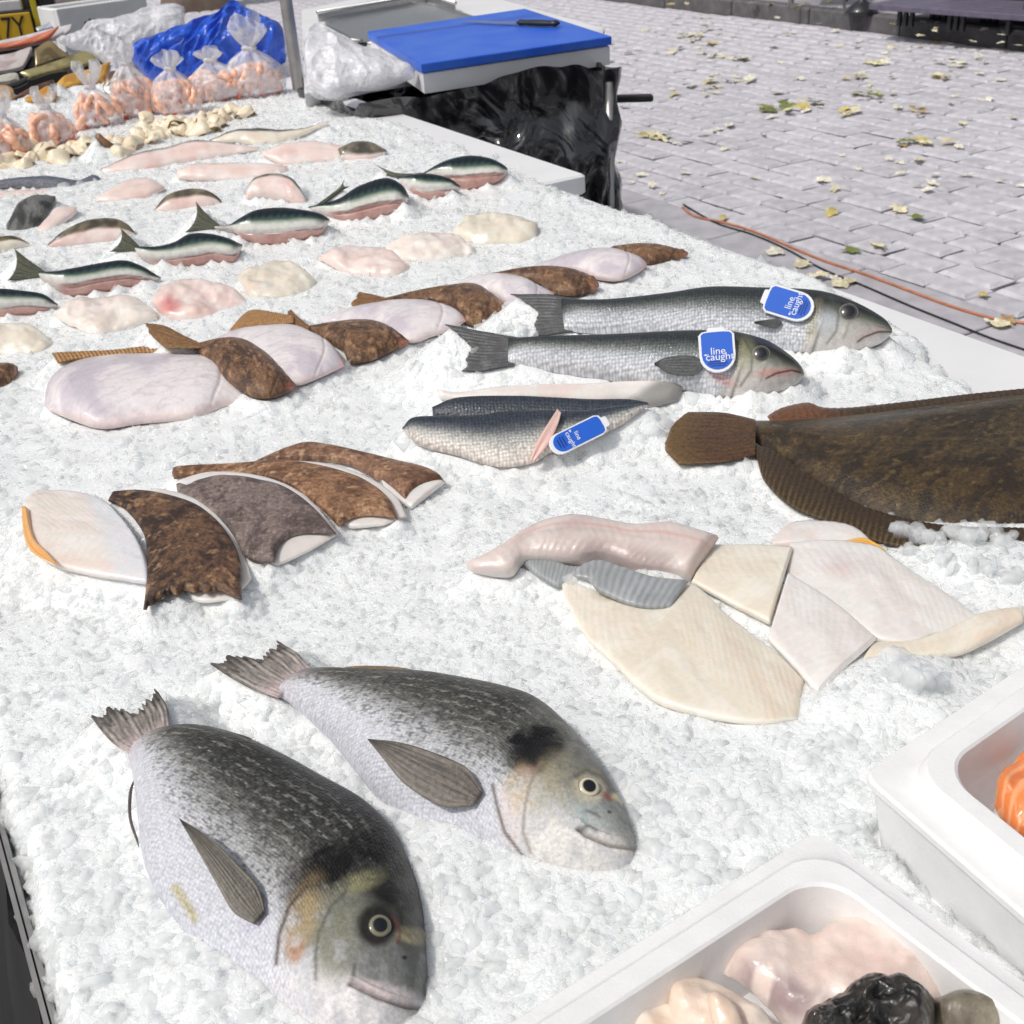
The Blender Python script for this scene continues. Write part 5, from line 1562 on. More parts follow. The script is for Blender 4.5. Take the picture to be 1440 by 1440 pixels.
sheet('blue_bag', 'bag', 'crumpled blue carrier bag with a pointed top at the back of the ice', 'A',
      [(545, 190), (640, 160), (760, 110), (850, 82), (930, 45), (985, 2), (1050, 40), (1130, 80), (1190, 112), (1212, 230)],
      [(560, 260), (640, 345), (760, 345), (900, 325), (1050, 310), (1140, 300), (1205, 262)], ZT + .02, .7, .05, 'bluefilm', amp=.030, fr=13)
sheet('clear_plastic', 'plastic bag', 'crumpled clear plastic heaped between the gold packs and the blue bag', 'T', [(470, 330), (600, 290), (760, 240), (900, 290), (1010, 330), (1110, 430)], [(500, 360), (620, 420), (760, 450), (900, 560), (1010, 640), (1140, 620)], ZT + .03, .6, .03, 'milky', amp=.014, fr=22)
sheet('white_sheet', 'plastic sheet', 'white plastic sheet draped behind the blue bag at the far end', 'T', [(650, 290), (780, 180), (980, 150), (1200, 80), (1440, 25), (1560, 60)], [(700, 340), (860, 330), (1040, 400), (1160, 420), (1400, 330), (1560, 250)], ZT + .05, .5, .03, 'milky', amp=.012, fr=10)
sheet('clear_plastic', 'plastic bag', 'pile of folded clear plastic bags left of the blue cutting board', '2', [(72, 150), (120, 110), (200, 130), (300, 180), (400, 210), (490, 260)], [(80, 330), (170, 370), (260, 345), (340, 340), (420, 320), (490, 290)], ZPT + .012, .4, .03, 'milky', amp=.022, fr=8)
sheet('clear_plastic', 'plastic bag', 'thin clear plastic strip hanging at the foot of the grey pole', '2', [(75, 250), (110, 240), (180, 330), (240, 360)], [(80, 340), (120, 370), (180, 378), (240, 376)], ZPT - .002, .5, .015, 'clear', amp=.012, fr=20)


def prawn_mesh(i):
    r = random.Random(i)
    n, k = 13, 9
    pts, rad, col = [], [], []
    for a in range(n):
        w = a / (n - 1)
        ang = -.4 + w * (3.6 + .3 * r.random())
        R = .017 * (1 - .2 * w)
        pts.append([R * math.cos(ang), R * math.sin(ang), .002 * math.sin(w * 3)])
        rad.append(.0072 * (1 - .62 * w) if w > .08 else .005)
    v, f = tube_geo(pts, rad, k)
    for a in range(n):
        for _ in range(k):
            w = a / (n - 1)
            st = .5 + .5 * math.cos(a * math.pi)
            c_ = rgb(240, 176, 142) * (1 - st * .6) + rgb(248, 222, 206) * st * .6
            col.append(c_ if w < .93 else rgb(226, 110, 70))
    tv, tf = [], []
    e = np.array(pts[-1])
    d_ = unit(e - np.array(pts[-2]))
    s_ = np.array([-d_[1], d_[0], 0])
    b0 = len(v)
    v = list(v) + [e + s_ * .001, e + d_ * .011 + s_ * .006, e + d_ * .013, e + d_ * .011 - s_ * .006, e - s_ * .001, e + d_ * .005 + np.array([0, 0, .002])]
    f = list(f) + [(b0, b0 + 1, b0 + 5), (b0 + 1, b0 + 2, b0 + 5), (b0 + 2, b0 + 3, b0 + 5), (b0 + 3, b0 + 4, b0 + 5)]
    col += [rgb(224, 110, 66)] * 6
    me = bpy.data.meshes.new('prawn')
    me.from_pydata([tuple(q) for q in v], [], f)
    at = me.color_attributes.new('Col', 'FLOAT_COLOR', 'POINT')
    at.data.foreach_set('color', np.hstack([np.array(col), np.ones((len(col), 1))]).astype(np.float32).ravel())
    me.materials.append(M['pale'])
    me.polygons.foreach_set('use_smooth', np.ones(len(me.polygons), bool))
    return me


PR = [prawn_mesh(i) for i in range(4)]
BAGS = [('clear knotted bag of prawns at the very left edge of the picture', 'bag at the left edge', 45, 662, 170, 130, .5, 9),
        ('clear knotted bag with the deepest orange prawns, second from the left', 'second bag from the left', 222, 602, 190, 110, .5, 9),
        ('clear bag of prawns with two tall knotted ears', 'bag with two tall ears', 412, 528, 190, 120, .55, 9),
        ('tall clear bag of prawns twisted upward beside the blue bag', 'tall twisted bag', 578, 490, 180, 165, .45, 9),
        ('round clear bag of pale prawns in front of the blue bag', 'round bag before the blue bag', 752, 476, 195, 140, .35, 10),
        ('wide clear bag of prawns under the blue bag, knot folded down', 'wide bag under the blue bag', 920, 420, 225, 125, .30, 11),
        ('largest clear bag of prawns with a looped knot, nearest the grey pole', 'largest bag nearest the pole', 1080, 402, 250, 150, .6, 13)]
for bi, (lab, short, cx, by, w, hh, neck, npr) in enumerate(BAGS):
    x, y = fx('A', (cx, by))
    p = P(x, y, ZT + .004)
    s = scale_at(p) / 3
    right = unit(np.array([p[1], -p[0], 0]))
    away = unit(np.array([p[0], p[1], 0]))
    npr = npr * 2
    R_, H_ = w * s / 2, hh * s * 1.08
    prof = [(.02, 0), (.62, .0), (.95, .12), (1.0, .35), (.86, .62), (.55, .84), (.24, 1.0), (.13, 1.06), (.17, 1.06 + .10 * neck), (.30, 1.06 + .35 * neck), (.42, 1.06 + .75 * neck), (.36, 1.06 + 1.0 * neck)]
    pz = np.array([q[1] for q in prof])
    pr_ = np.array([q[0] for q in prof])
    tt = np.linspace(0, len(prof) - 1, 46)
    rr = np.interp(tt, range(len(prof)), pr_)
    zz = np.interp(tt, range(len(prof)), pz)
    K = 60
    vs = []
    lean = random.uniform(-.25, .25)
    for a_, (r_, z_) in enumerate(zip(rr, zz)):
        for j in range(K):
            th_ = 2 * math.pi * j / K
            fo = (.04 + .30 * float(ss(.45, 1.0, z_)) + (.45 if z_ > 1.06 else 0)) * (math.sin(7 * th_ + bi + 2 * z_) * .5 + (float(vn(th_ * 2.4 * 1.0, z_ * 2 + bi * 7)) - .5) * 1.2) if z_ > .02 else 0
            r2 = R_ * r_ * (1 + fo)
            zj = H_ * z_ * (1 + (.22 * math.sin(2 * th_ + bi) if z_ > 1.06 else 0) * (z_ - 1.06))
            vs.append(p + right * (r2 * math.cos(th_) + lean * max(0, z_ - .8) * R_) + away * r2 * .72 * math.sin(th_) * (1 if z_ < 1.06 else .55) + np.array([0, 0, zj]))
    fs = [(a_ * K + j, a_ * K + (j + 1) % K, (a_ + 1) * K + (j + 1) % K, (a_ + 1) * K + j) for a_ in range(45) for j in range(K)]
    bg = mesh_obj('prawn_bag', vs, fs, M['clear'])
    tag(bg, lab, 'bag', 'knotted bags of prawns')
    kp = p + right * lean * .26 * R_ + np.array([0, 0, H_ * 1.06])
    v, f = tube_geo([kp + R_ * .17 * (right * math.cos(w_) + away * math.sin(w_) * .8) + np.array([0, 0, .003 * math.sin(2 * w_)]) for w_ in np.linspace(0, 2 * math.pi * .98, 14)], R_ * .07, 7)
    mesh_obj('knot', v, f, M['milky'], bg)
    for i in range(npr):
        ang = -math.pi * (.08 + .84 * (i + random.uniform(.2, .8)) / npr)
        zq = H_ * random.choice([.16, .30, .44, .56])
        rq = R_ * (.66 if zq < H_ * .5 else .48) * random.uniform(.75, 1.0)
        o = bpy.data.objects.new('prawn', PR[i % 4])
        COL.objects.link(o)
        o.location = p + right * rq * math.cos(ang) + away * rq * .6 * math.sin(ang) + np.array([0, 0, zq])
        o.rotation_euler = (random.uniform(.6, 2.2), random.uniform(-.8, .8), random.uniform(0, 6.28))
        sc = min(1.3, R_ / .027) * random.uniform(.85, 1.15)
        o.scale = (sc, sc, sc)
        tag(o, 'pink orange prawn inside the ' + short, 'prawn', 'prawns in the ' + short)


def shell_mesh(i):
    """curled lump of shellfish meat with an orange frill: a bent cup"""
    r = random.Random(40 + i)
    n, m = 22, 14
    v, col = [], []
    for a in range(n):
        for b in range(m):
            s_, t_ = a / (n - 1), b / (m - 1)
            th_ = (t_ - .5) * (3.0 + .8 * r.random() * 0 + .5 * i % 1)
            R = .014 * math.sin(math.pi * min(max(s_ * .92 + .04, 0), 1)) ** .6 * (1 + .25 * math.sin(5 * s_ + i))
            q = [(s_ - .5) * .042, R * math.sin(th_), R * math.cos(th_) * (.9 - .2 * s_) + .004 * math.sin(6 * s_ + i)]
            nn_ = float(fbm(s_ * 5 + i * 9, t_ * 5, 0, 3)) - .5
            v.append([q[0] + .006 * nn_, q[1] + .006 * nn_, q[2] + .007 * nn_])
            e = abs(t_ - .5) * 2
            c_ = mix(mix(rgb(242, 232, 212), rgb(228, 210, 176), float(fbm(s_ * 6, t_ * 6 + i, 0))), rgb(212, 140, 84), float(ss(.82, .97, e)) * (.85 if i % 2 else .35))
            col.append(c_)
    f = [(a * m + b, a * m + b + 1, (a + 1) * m + b + 1, (a + 1) * m + b) for a in range(n - 1) for b in range(m - 1)]
    me = bpy.data.meshes.new('shellfish')
    me.from_pydata(v, [], f)
    at = me.color_attributes.new('Col', 'FLOAT_COLOR', 'POINT')
    at.data.foreach_set('color', np.hstack([np.array(col), np.ones((len(col), 1))]).astype(np.float32).ravel())
    me.materials.append(M['pale'])
    me.polygons.foreach_set('use_smooth', np.ones(len(me.polygons), bool))
    return me


SHM = [shell_mesh(i) for i in range(5)]
for i, (x, y) in enumerate([(30, 700), (75, 705), (110, 690), (145, 635), (175, 670), (205, 655), (240, 660), (270, 640), (300, 630), (330, 650), (345, 620), (390, 625), (420, 640), (430, 605), (470, 645), (500, 620), (530, 630), (545, 600),
                            (590, 585), (625, 575), (600, 555), (650, 590), (655, 545), (690, 560), (620, 510), (720, 545), (740, 520), (770, 545), (800, 535), (840, 560), (850, 525), (880, 530), (905, 510), (940, 480), (985, 468), (1030, 490), (50, 680), (125, 665), (190, 640), (255, 680), (290, 660), (365, 640), (405, 655), (455, 625), (515, 650), (560, 620), (575, 605), (615, 600), (675, 580), (690, 535), (755, 560), (785, 560), (820, 515), (865, 550), (890, 555), (920, 530), (960, 500)]):
    p = P(*fx('A', (x, y)), ZT + .006)
    o = bpy.data.objects.new('shellfish_meat', SHM[i % 5])
    COL.objects.link(o)
    o.location = p
    o.rotation_euler = (random.uniform(-.5, .5), random.uniform(-.4, .4), random.uniform(0, 6.28))
    sc = random.uniform(1.15, 1.6)
    o.scale = (sc, sc, sc)
    part_ = ('left end of the strip', 'middle of the strip around the dark mussel', 'end of the strip towards the grey pole')[0 if x < 260 else 1 if x < 640 else 2]
    tag(o, ('cream curled shellfish meat with an orange frill, ' if i % 5 % 2 else 'plain cream curled shellfish meat, ') + part_, 'shellfish', 'shellfish meat strip')
o = simple('mussel', 'shellfish', 'single dark brown open mussel among the cream shellfish', 'A', [(400, 570), (420, 562), (450, 585), (482, 610)], [(402, 585), (425, 615), (450, 630), (482, 622)], None,
           lambda c: mix(rgb(120, 84, 52), rgb(60, 44, 34), ss(.6, .9, np.abs(2 * c.t - 1))), ZT + .02, k=.6, th=.012, mat='gloss_dark', caps=(.15, .15))

# ------------------------------------------------------------------ smoked fish packs at the far left
def p_solid(a, b=None, fr=25):
    return lambda c: mix(rgb(*a), rgb(*(b or a)), ss(.35, .65, fbm(c.u * fr + c.sd, c.v * fr * 2, 0, 3)))
PK = [
 ('foil_pack', 'grey lidded tray edge seen behind the salmon pack', [(300, 240), (420, 180), (480, 110), (610, 190), (740, 215)], [(320, 270), (440, 240), (520, 250), (620, 260), (740, 240)], p_solid((196, 198, 206), (160, 164, 176)), 'pack', .06, .5),
 ('foil_pack', 'gold backed pack under the salmon pack', [(290, 420), (420, 345), (500, 400), (580, 460)], [(300, 572), (420, 532), (520, 490), (575, 470)], p_solid((150, 132, 92), (110, 94, 66)), 'tin', .04, .5),
 ('foil_pack', 'long gold green pack in the middle of the pile with a black edge', [(160, 615), (400, 540), (600, 470), (740, 425), (900, 475)], [(250, 672), (450, 612), (700, 562), (905, 485)], p_solid((160, 150, 104), (120, 110, 74)), 'tin', .03, .5),
 ('foil_pack', 'black edged tray along the right of the gold pack', [(700, 545), (820, 500), (900, 476)], [(712, 588), (820, 560), (910, 512)], p_solid((28, 26, 26)), 'pack', .035, .6),
 ('foil_pack', 'silver pink pack at the left edge below the salmon', [(-60, 470), (100, 450), (265, 400), (250, 450)], [(-60, 625), (80, 605), (190, 575), (240, 490)], p_solid((206, 196, 194), (176, 158, 156)), 'pack', .035, .5),
 ('foil_pack', 'black tray corner under the silver pink pack', [(180, 580), (240, 470), (300, 440), (322, 475)], [(190, 590), (260, 590), (300, 560), (324, 490)], p_solid((30, 28, 28)), 'pack', .03, .5),
 ('foil_pack', 'small pale grey pack at the left edge, lower layer', [(-60, 650), (80, 620), (150, 622), (165, 668)], [(-60, 710), (60, 705), (120, 690), (168, 676)], p_solid((200, 196, 184), (150, 146, 130)), 'pack', .025, .5),
 ('foil_pack', 'black strip of tray below the small pale grey pack', [(60, 722), (150, 680), (236, 640)], [(110, 748), (180, 725), (240, 690)], p_solid((30, 28, 28)), 'pack', .02, .6),
 ('smoked_fillet', 'yellow smoked fillet in the middle of the packs', [(480, 700), (560, 632), (720, 592), (935, 520)], [(485, 772), (620, 722), (720, 702), (880, 695)], p_solid((214, 164, 66), (176, 128, 52)), 'pale', .02, .5),
 ('smoked_fillet', 'brown skinned smoked fillet pointing left', [(105, 832), (250, 742), (450, 672)], [(120, 842), (250, 802), (430, 732), (465, 692)], p_solid((112, 72, 52), (74, 48, 38)), 'gloss_dark', .018, .5),
 ('smoked_fillet', 'square yellow smoked fillet in front of the brown one', [(205, 830), (330, 762), (415, 720), (482, 778)], [(212, 852), (300, 858), (440, 852), (480, 802)], p_solid((202, 146, 40), (186, 130, 40)), 'pale', .016, .4),
 ('smoked_fillet', 'cream smoked fillet at the left edge of the packs', [(-60, 740), (40, 718), (110, 750), (120, 800)], [(-60, 850), (40, 840), (100, 830), (124, 812)], p_solid((206, 178, 138), (180, 140, 92)), 'pale', .016, .4),
 ('silver_fish_pack', 'silver striped pack behind the tall twisted prawn bag', [(866, 725), (940, 602), (1062, 632)], [(880, 772), (960, 832), (1045, 792)], lambda c: mix(rgb(112, 84, 68), mix(rgb(190, 188, 176), rgb(96, 92, 80), ss(-.2, .2, np.sin(c.t * 26 + c.s * 4))), ss(.25, .4, c.t)), 'tin', .02, .5)]
for nm, lab, tp, bt, pt, mt, up, k in PK:
    o = strip(nm, 'T', tp, bt, ZT + up, k=k, th=.008, pe=.2, back=1.2, caps=(.06, .06), paint=pt, mat=M[mt], dens=1.3, wob=(.004, 14), seed=len(SOLIDS), solid=True)
    o.data.set_sharp_from_angle(angle=math.radians(30))
    tag(o, lab, 'fish pack' if 'pack' in nm else 'smoked fish', 'packs of smoked fish at the far left')
o = strip('salmon_pack', 'T', [(-60, 365), (0, 345), (200, 300), (400, 248), (612, 202)], [(-60, 440), (0, 430), (200, 402), (400, 355), (520, 322), (604, 250)], ZT + .07, k=.5, th=.005, pe=.2, back=1.5, caps=(.03, .03),
          paint=p_solid((216, 212, 214), (196, 190, 194)), mat=M['pack'], dens=1.3)
tag(o, 'long vacuum pack of orange smoked salmon on a white card, on top of the packs', 'salmon pack')
strip('salmon_side', 'T', [(-60, 385), (0, 370), (200, 330), (400, 262), (496, 216)], [(-60, 436), (0, 425), (200, 392), (400, 338), (492, 242)], ZT + .073, k=.5, th=.009, pe=.4, back=.2, caps=(.05, .05), paint=lambda c: mix(mix(rgb(228, 132, 92), rgb(206, 98, 66), fbm(c.u * 60, c.v * 60)), rgb(240, 190, 160), .5 * ss(.5, .9, np.sin(c.v * 300 + c.u * 60))),
      mat=M['flesh'], parent=o, dens=1.3, lift=.006)
# white polystyrene box behind the packs, open side towards the stall
zb_ = ZT + .13
wb = empty('white_crate', P(*fx('T', (900, 150)), ZT - .03))
tag(wb, 'white polystyrene crate with black markings behind the packs at the far left', 'box')
c0, c1 = P(*fx('T', (470, 75)), zb_), P(*fx('T', (1230, -30)), zb_)
dr = unit(np.array([c1[0] - c0[0], c1[1] - c0[1], 0]))
bk = np.array([-dr[1], dr[0], 0])
Lc = float(np.linalg.norm((c1 - c0)[:2]))
def pan(name, o, a, b, h, mat=M['foam']):
    c = np.array([*(c0 + dr * a[0] + bk * a[1])[:2], o])
    v, f = box_geo(c, dr * b[0], bk * b[1], np.array([0, 0, h]), .003)
    return mesh_obj(name, v, [tuple(reversed(q)) for q in f], mat, wb, smooth=False)
pan('front_wall', zb_ - .07, (Lc / 2, .012), (Lc / 2, .012), .07)
pan('back_wall', zb_ - .07, (Lc / 2, .15), (Lc / 2, .012), .07)
pan('side_wall', zb_ - .071, (.012, .081), (.012, .056), .068)
pan('side_wall', zb_ - .071, (Lc - .012, .081), (.012, .056), .068)
pan('base', zb_ - .135, (Lc / 2, .081), (Lc / 2 - .02, .055), .008)
mkk = [((.33, .4, 0), .06, 12), ((.36, .6, 25), .04, 8), ((.30, .55, -30), .035, 8)]
for (fa, fb, rot), ln_, _ in mkk:
    c = np.array([*(c0 + dr * Lc * fa - bk * .0012)[:2], zb_ - .07 + .05 * (fb - .5)])
    a_ = math.radians(rot)
    up_ = dr * math.sin(a_) + np.array([0, 0, 1.0]) * math.cos(a_)
    v, f = box_geo(c, np.cross(up_, bk) * .004, up_ * ln_ / 2, bk * .001)
    mesh_obj('printed_mark', v, [tuple(reversed(q)) for q in f], M['black'], wb, smooth=False)

# ------------------------------------------------------------------ van behind the far left end of the stall
M['vangrey'] = plain('dark_grey_van_paint', (.075, .077, .09), .3, noise=.04, coat=.6)
M['vanwhite'] = plain('white_bumper_paint', (.66, .66, .66), .35, noise=.04, coat=.3)
M['plate'] = plain('yellow_number_plate', (.66, .40, .02), .4, noise=.04)
M['yellow'] = plain('yellow_reflective_strip', (.60, .46, .03), .4, noise=.08)
M['glass'] = plain('dark_window_glass', (.03, .035, .04), .05, noise=.02, coat=1.0)
vp = P(22, 37, .80)
rng_ = 5.6
d_ = rays([22, 37])
vp = CAMP + d_ / np.linalg.norm(d_[:2]) * rng_
vdir = unit(np.array([vp[0], vp[1], 0]))
vdir = unit(vdir + np.array([.12, 0, 0]))
vr = np.array([vdir[1], -vdir[0], 0])
dd = rays([79, 20]); 
# right rear corner of the van lies where the sight line of its visible edge meets the rear plane
def on_rear(x, y):
    d = rays([x, y])
    return CAMP + d * (((vp - CAMP) @ vdir) / (d @ vdir))
rc = on_rear(79, 20)
xr = float((rc - vp) @ vr)
van = empty('parked_van', [*(vp + vr * (xr - .95) + vdir * 2.2)[:2], 0])
tag(van, 'dark van with a yellow number plate parked behind the far left of the stall', 'van')
vz0 = vp[2]
def vbox(name, x0, x1, y0, y1, za, zb__, mat, bev=.01, parent=van):
    c = np.array([*(vp + vr * (x0 + x1) / 2 + vdir * (y0 + y1) / 2)[:2], (za + zb__) / 2])
    v, f = box_geo(c, vr * abs(x1 - x0) / 2, vdir * abs(y1 - y0) / 2, np.array([0, 0, (zb__ - za) / 2]), bev)
    return mesh_obj(name, v, [tuple(reversed(q)) for q in f], mat, parent, smooth=False)
vbox('body', xr - 1.9, xr, .06, 4.4, .32, 1.95, M['vangrey'], .05)
vbox('rear_door', xr - .94, xr - .16, .03, .058, vz0 + .10, 1.85, M['vangrey'], .01)
vbox('rear_door', xr - 1.74, xr - .96, .03, .058, vz0 + .10, 1.85, M['vangrey'], .01)
vbox('rear_window', xr - .86, xr - .24, .02, .029, 1.25, 1.75, M['glass'], .004)
vbox('rear_window', xr - 1.66, xr - 1.04, .02, .029, 1.25, 1.75, M['glass'], .004)
xw = float((on_rear(44, 20) - vp) @ vr)
vbox('trim_strip', xw - 1.2, xw - .03, .012, .055, vz0 + .055, vz0 + .10, M['vanwhite'], .006)
vbox('bumper', xr - 1.88, xr - .01, -.02, .055, vz0 - .40, vz0 - .10, M['black'], .02)
vbox('corner_panel', xw + .032, xr + .004, .0, .055, vz0 - .09, 1.9, M['black'], .01)
vbox('reflective_strip', xw + .006, xw + .030, -.004, .05, vz0 - .09, vz0 + .55, M['yellow'], .003)
pl = vbox('number_plate', xw - .52, xw - .004, -.012, .0, vz0 - .065, vz0 + .05, M['plate'], .003)
bd = vbox('plate_border', xw - .528, xw + .003, -.002, .008, vz0 - .073, vz0 + .058, M['black'], .003)
t = text_obj('lettering', '17Y', .118, Vector(vp + vr * (xw - .030) - vdir * .0135 + np.array([0, 0, -.006])), Vector(vr), Vector((0, 0, 1)), Vector(-vdir), M['black'], van, .0006, 'RIGHT', .74)
for xx in (xr - 1.75, xr - .15):
    for yy in (.9, 3.6):
        c = vp + vr * xx + vdir * yy
        pts = [np.array([*(c - vr * .1)[:2], .33]), np.array([*(c + vr * .1)[:2], .33])]
        v, f = tube_geo(pts, .325, 24)
        w_ = mesh_obj('wheel', v, f, M['black'], van, smooth=False)
        v, f = tube_geo([pts[1] - vr * .01, pts[1] + vr * .006], .2, 20)
        mesh_obj('rim', v, f, M['alu'], w_, smooth=False)

# tree trunk far behind
M['bark'] = plain('mottled_bark', (.20, .145, .11), .85, noise=.3, nscale=9, bump=.6, bscale=25, col2=(.33, .26, .20))
tp = P(277, 14, 0.0)
h0 = np.array([0, 0, 1.0])
trunk_pts = [tp + np.array([.03 * math.sin(z * 1.7), .02 * z, z]) for z in np.linspace(0, 4.2, 15)]
v, f = tube_geo(trunk_pts, [.30 - .035 * min(z, 3.5) + .10 * math.exp(-z * 3) for z in np.linspace(0, 4.2, 15)], 16)
v = np.array(v)
v[:, :2] += (.03 * (vn(v[:, 0] * 9, v[:, 1] * 9, v[:, 2] * 2) - .5))[:, None]
tree = empty('street_tree', tp)
tag(tree, 'mottled brown tree trunk behind the blue bag, far across the square', 'tree')
mesh_obj('trunk', v, f, M['bark'], tree)
for w_ in (.4, 2.6, 4.6):
    e = trunk_pts[-1]
    v, f = tube_geo([e - [0, 0, .5], e + np.array([.5 * math.cos(w_), .5 * math.sin(w_), .7]), e + np.array([1.3 * math.cos(w_), 1.3 * math.sin(w_), 1.9])], [.12, .09, .04], 8)
    mesh_obj('limb', v, f, M['bark'], tree)
M['leafgreen'] = plain('yellowing_foliage', (.16, .15, .03), .7, noise=.3, nscale=3)
lv, lf = [], []
for i in range(2600):
    q = trunk_pts[-1] + np.array([0, 0, 1.9]) + unit(RNG.normal(size=3)) * np.array([1.9, 1.9, 1.3]) * RNG.random() ** .4
    a_, b_ = unit(RNG.normal(size=3)) * .08, unit(RNG.normal(size=3)) * .06
    k_ = len(lv)
    lv += [q - a_, q + b_, q + a_, q - b_]
    lf.append((k_, k_ + 1, k_ + 2, k_ + 3))
mesh_obj('crown', lv, lf, M['leafgreen'], tree, smooth=False)

# ------------------------------------------------------------------ cables, leaves, cafe furniture across the street
M['orange'] = plain('orange_cable', (.55, .21, .11), .5, noise=.15)
def cable(name, pts, r, mat, label):
    q = spline([P(*fx('3', p_), r + .017) for p_ in pts], 90)
    v, f = tube_geo(q, r, 8)
    return tag(mesh_obj(name, v, f, mat), label, 'cable')
cable('cable', [(288, 700), (330, 730), (430, 752), (520, 778), (640, 828), (760, 878), (900, 924), (1050, 980), (1200, 1035), (1350, 1078), (1460, 1092), (1700, 1120)], .0048, M['orange'], 'orange cable running along the street beside the fish counter')
cable('cable', [(290, 690), (400, 752), (520, 790), (640, 842), (760, 908), (900, 965), (1050, 1030), (1200, 1090), (1330, 1142), (1500, 1200), (1700, 1270)], .0036, M['black'], 'thin black cable running between the orange one and the counter')

LM = [plain('leaf_' + n_, c_, .6, noise=.2, nscale=40, obj_rand=.15) for n_, c_ in (('cream', (.80, .73, .50)), ('yellow', (.74, .60, .20)), ('tan', (.52, .35, .16)), ('green', (.22, .26, .06)), ('pale', (.84, .80, .66)))]


def leaf_mesh(i, mat):
    r = random.Random(70 + i)
    v = [(0, 0, .012)]
    n = 20
    for j in range(n):
        a = 2 * math.pi * j / n
        lobe = .62 + .38 * abs(math.cos(2.5 * a + .3 * i)) ** .8 * (1.2 if math.cos(a) > 0 else .75)
        rr_ = .042 * lobe * r.uniform(.7, 1.2)
        x, y = rr_ * math.cos(a) * 1.15, rr_ * math.sin(a) * (.6 + .15 * i)
        v.append((x, y, .010 + .14 * abs(y) * (.5 + .3 * math.sin(i)) + .07 * x * math.sin(a * 2 + i) + r.uniform(-.003, .003)))
    f = [(0, 1 + j, 1 + (j + 1) % n) for j in range(n)]
    v += [(.045, .0012, .013), (.045, -.0012, .013), (.085, 0, .004)]
    f.append((n + 1, n + 2, n + 3))
    me = bpy.data.meshes.new('fallen_leaf')
    me.from_pydata(v, [], f)
    me.materials.append(mat)
    return me


LMS = [[leaf_mesh(i, m_) for i in range(3)] for m_ in LM]
lab = ['cream coloured fallen leaf lying on the grey setts', 'yellow fallen leaf lying on the grey setts', 'tan fallen leaf lying on the grey setts', 'greenish fallen leaf lying on the grey setts', 'pale bleached fallen leaf lying on the grey setts']


def leaf(x, y, kind, s=1.0, own=None, zoff=0.0):
    p = P(*fx('3', (x, y)), .017)
    if p[1] > 40 or p[1] < 0: return
    u_, v_ = to_uv(p)
    if v_ < CHAN_V - .6 or v_ > KERB_V + 2: return
    zz = .018 if v_ < KERB_V - .05 else .13
    if KERB_V - .05 < v_ < KERB_V + .02: return
    if zz > .1: p = P(*fx('3', (x, y)), .13)
    o = bpy.data.objects.new('fallen_leaf', LMS[kind][random.randrange(3)])
    COL.objects.link(o)
    o.location = (p[0], p[1], zz + random.uniform(0, .004) + zoff)
    o.rotation_euler = (random.uniform(-.25, .25), random.uniform(-.25, .25), random.uniform(0, 6.28))
    k = s * random.uniform(.85, 1.3)
    o.scale = (k, k, k)
    where = 'near the kerb' if v_ > KERB_V - 1.3 else 'on the pavement past the kerb' if v_ > KERB_V else 'beside the cables' if v_ < CHAN_V + .35 else 'on the setts right of the bin' if x < 480 else 'in the middle of the setts'
    tag(o, own or lab[kind].split(' lying')[0] + ' lying ' + where, 'leaf', None if own else 'fallen leaves on the setts')


for x, y, kd, s, own in ((790, 722, 1, 1.05, 'yellow curled leaf alone on the setts halfway to the orange cable'), (1015, 712, 0, 1.15, 'big cream leaf touching a green one, right of the yellow curled leaf'), (1075, 740, 3, .8, 'green leaf tucked against the big cream leaf'),
                         (855, 852, 3, .95, 'green and yellow leaf just above the orange cable'), (945, 838, 0, 1.15, 'large cream leaf beside the green and yellow one by the cable'), (690, 900, 0, .7, 'small leaf between the two cables, nearest the counter'),
                         (425, 738, 1, .85, 'yellow green leaf lying on the start of the orange cable'), (1300, 1000, 1, .7, 'olive yellow leaf near the orange cable at the right edge'), (1140, 148, 2, 1.0, 'orange brown leaf lying at the foot of the kerb')):
    leaf(x, y, kd, s, own)
for x, y, kd in ((750, 940, 0), (800, 950, 4), (850, 958, 0), (820, 968, 0), (1330, 1098, 4), (1360, 1105, 0), (1385, 1090, 2), (600, 858, 4)):
    leaf(x, y, kd, .85)
def clus(x, y, n, sx, sy, kinds, s=.9):
    for i in range(n):
        leaf(x + random.gauss(0, sx), y + random.gauss(0, sy), random.choice(kinds), s, zoff=.004 * (i % 3))
clus(640, 362, 15, 55, 14, (1, 0, 0, 2, 3), 1.0)
clus(850, 385, 6, 25, 6, (0, 1), .9)
clus(330, 130, 18, 50, 22, (0, 0, 4, 1), .9)
clus(200, 175, 6, 50, 8, (0, 4), .9)
clus(450, 205, 7, 40, 8, (0, 4), 1.0)
clus(190, 465, 6, 40, 10, (1, 0, 0, 3), 1.0)
clus(1125, 482, 5, 30, 6, (1, 0), 1.0)
clus(1040, 488, 3, 15, 6, (3, 2), .8)
clus(900, 325, 6, 30, 7, (3, 0, 0), .9)
clus(885, 268, 6, 28, 5, (0, 4), .9)
clus(470, 272, 6, 30, 6, (0, 4), .9)
clus(1170, 262, 5, 30, 5, (0, 0), .9)
clus(1210, 220, 7, 40, 6, (0, 4), .9)
clus(940, 218, 5, 25, 4, (0,), .9)
clus(360, 305, 8, 40, 14, (0, 0, 1), .9)
clus(1070, 375, 5, 30, 6, (0, 2), .8)
for i in range(140):
    leaf(random.uniform(40, 1440), 60 + 600 * random.random() ** 1.3, random.choice((0, 4, 4, 4)), .62)
for i in range(14):
    leaf(random.uniform(100, 1400), random.uniform(0, 30), random.choice((0, 1)), .8)

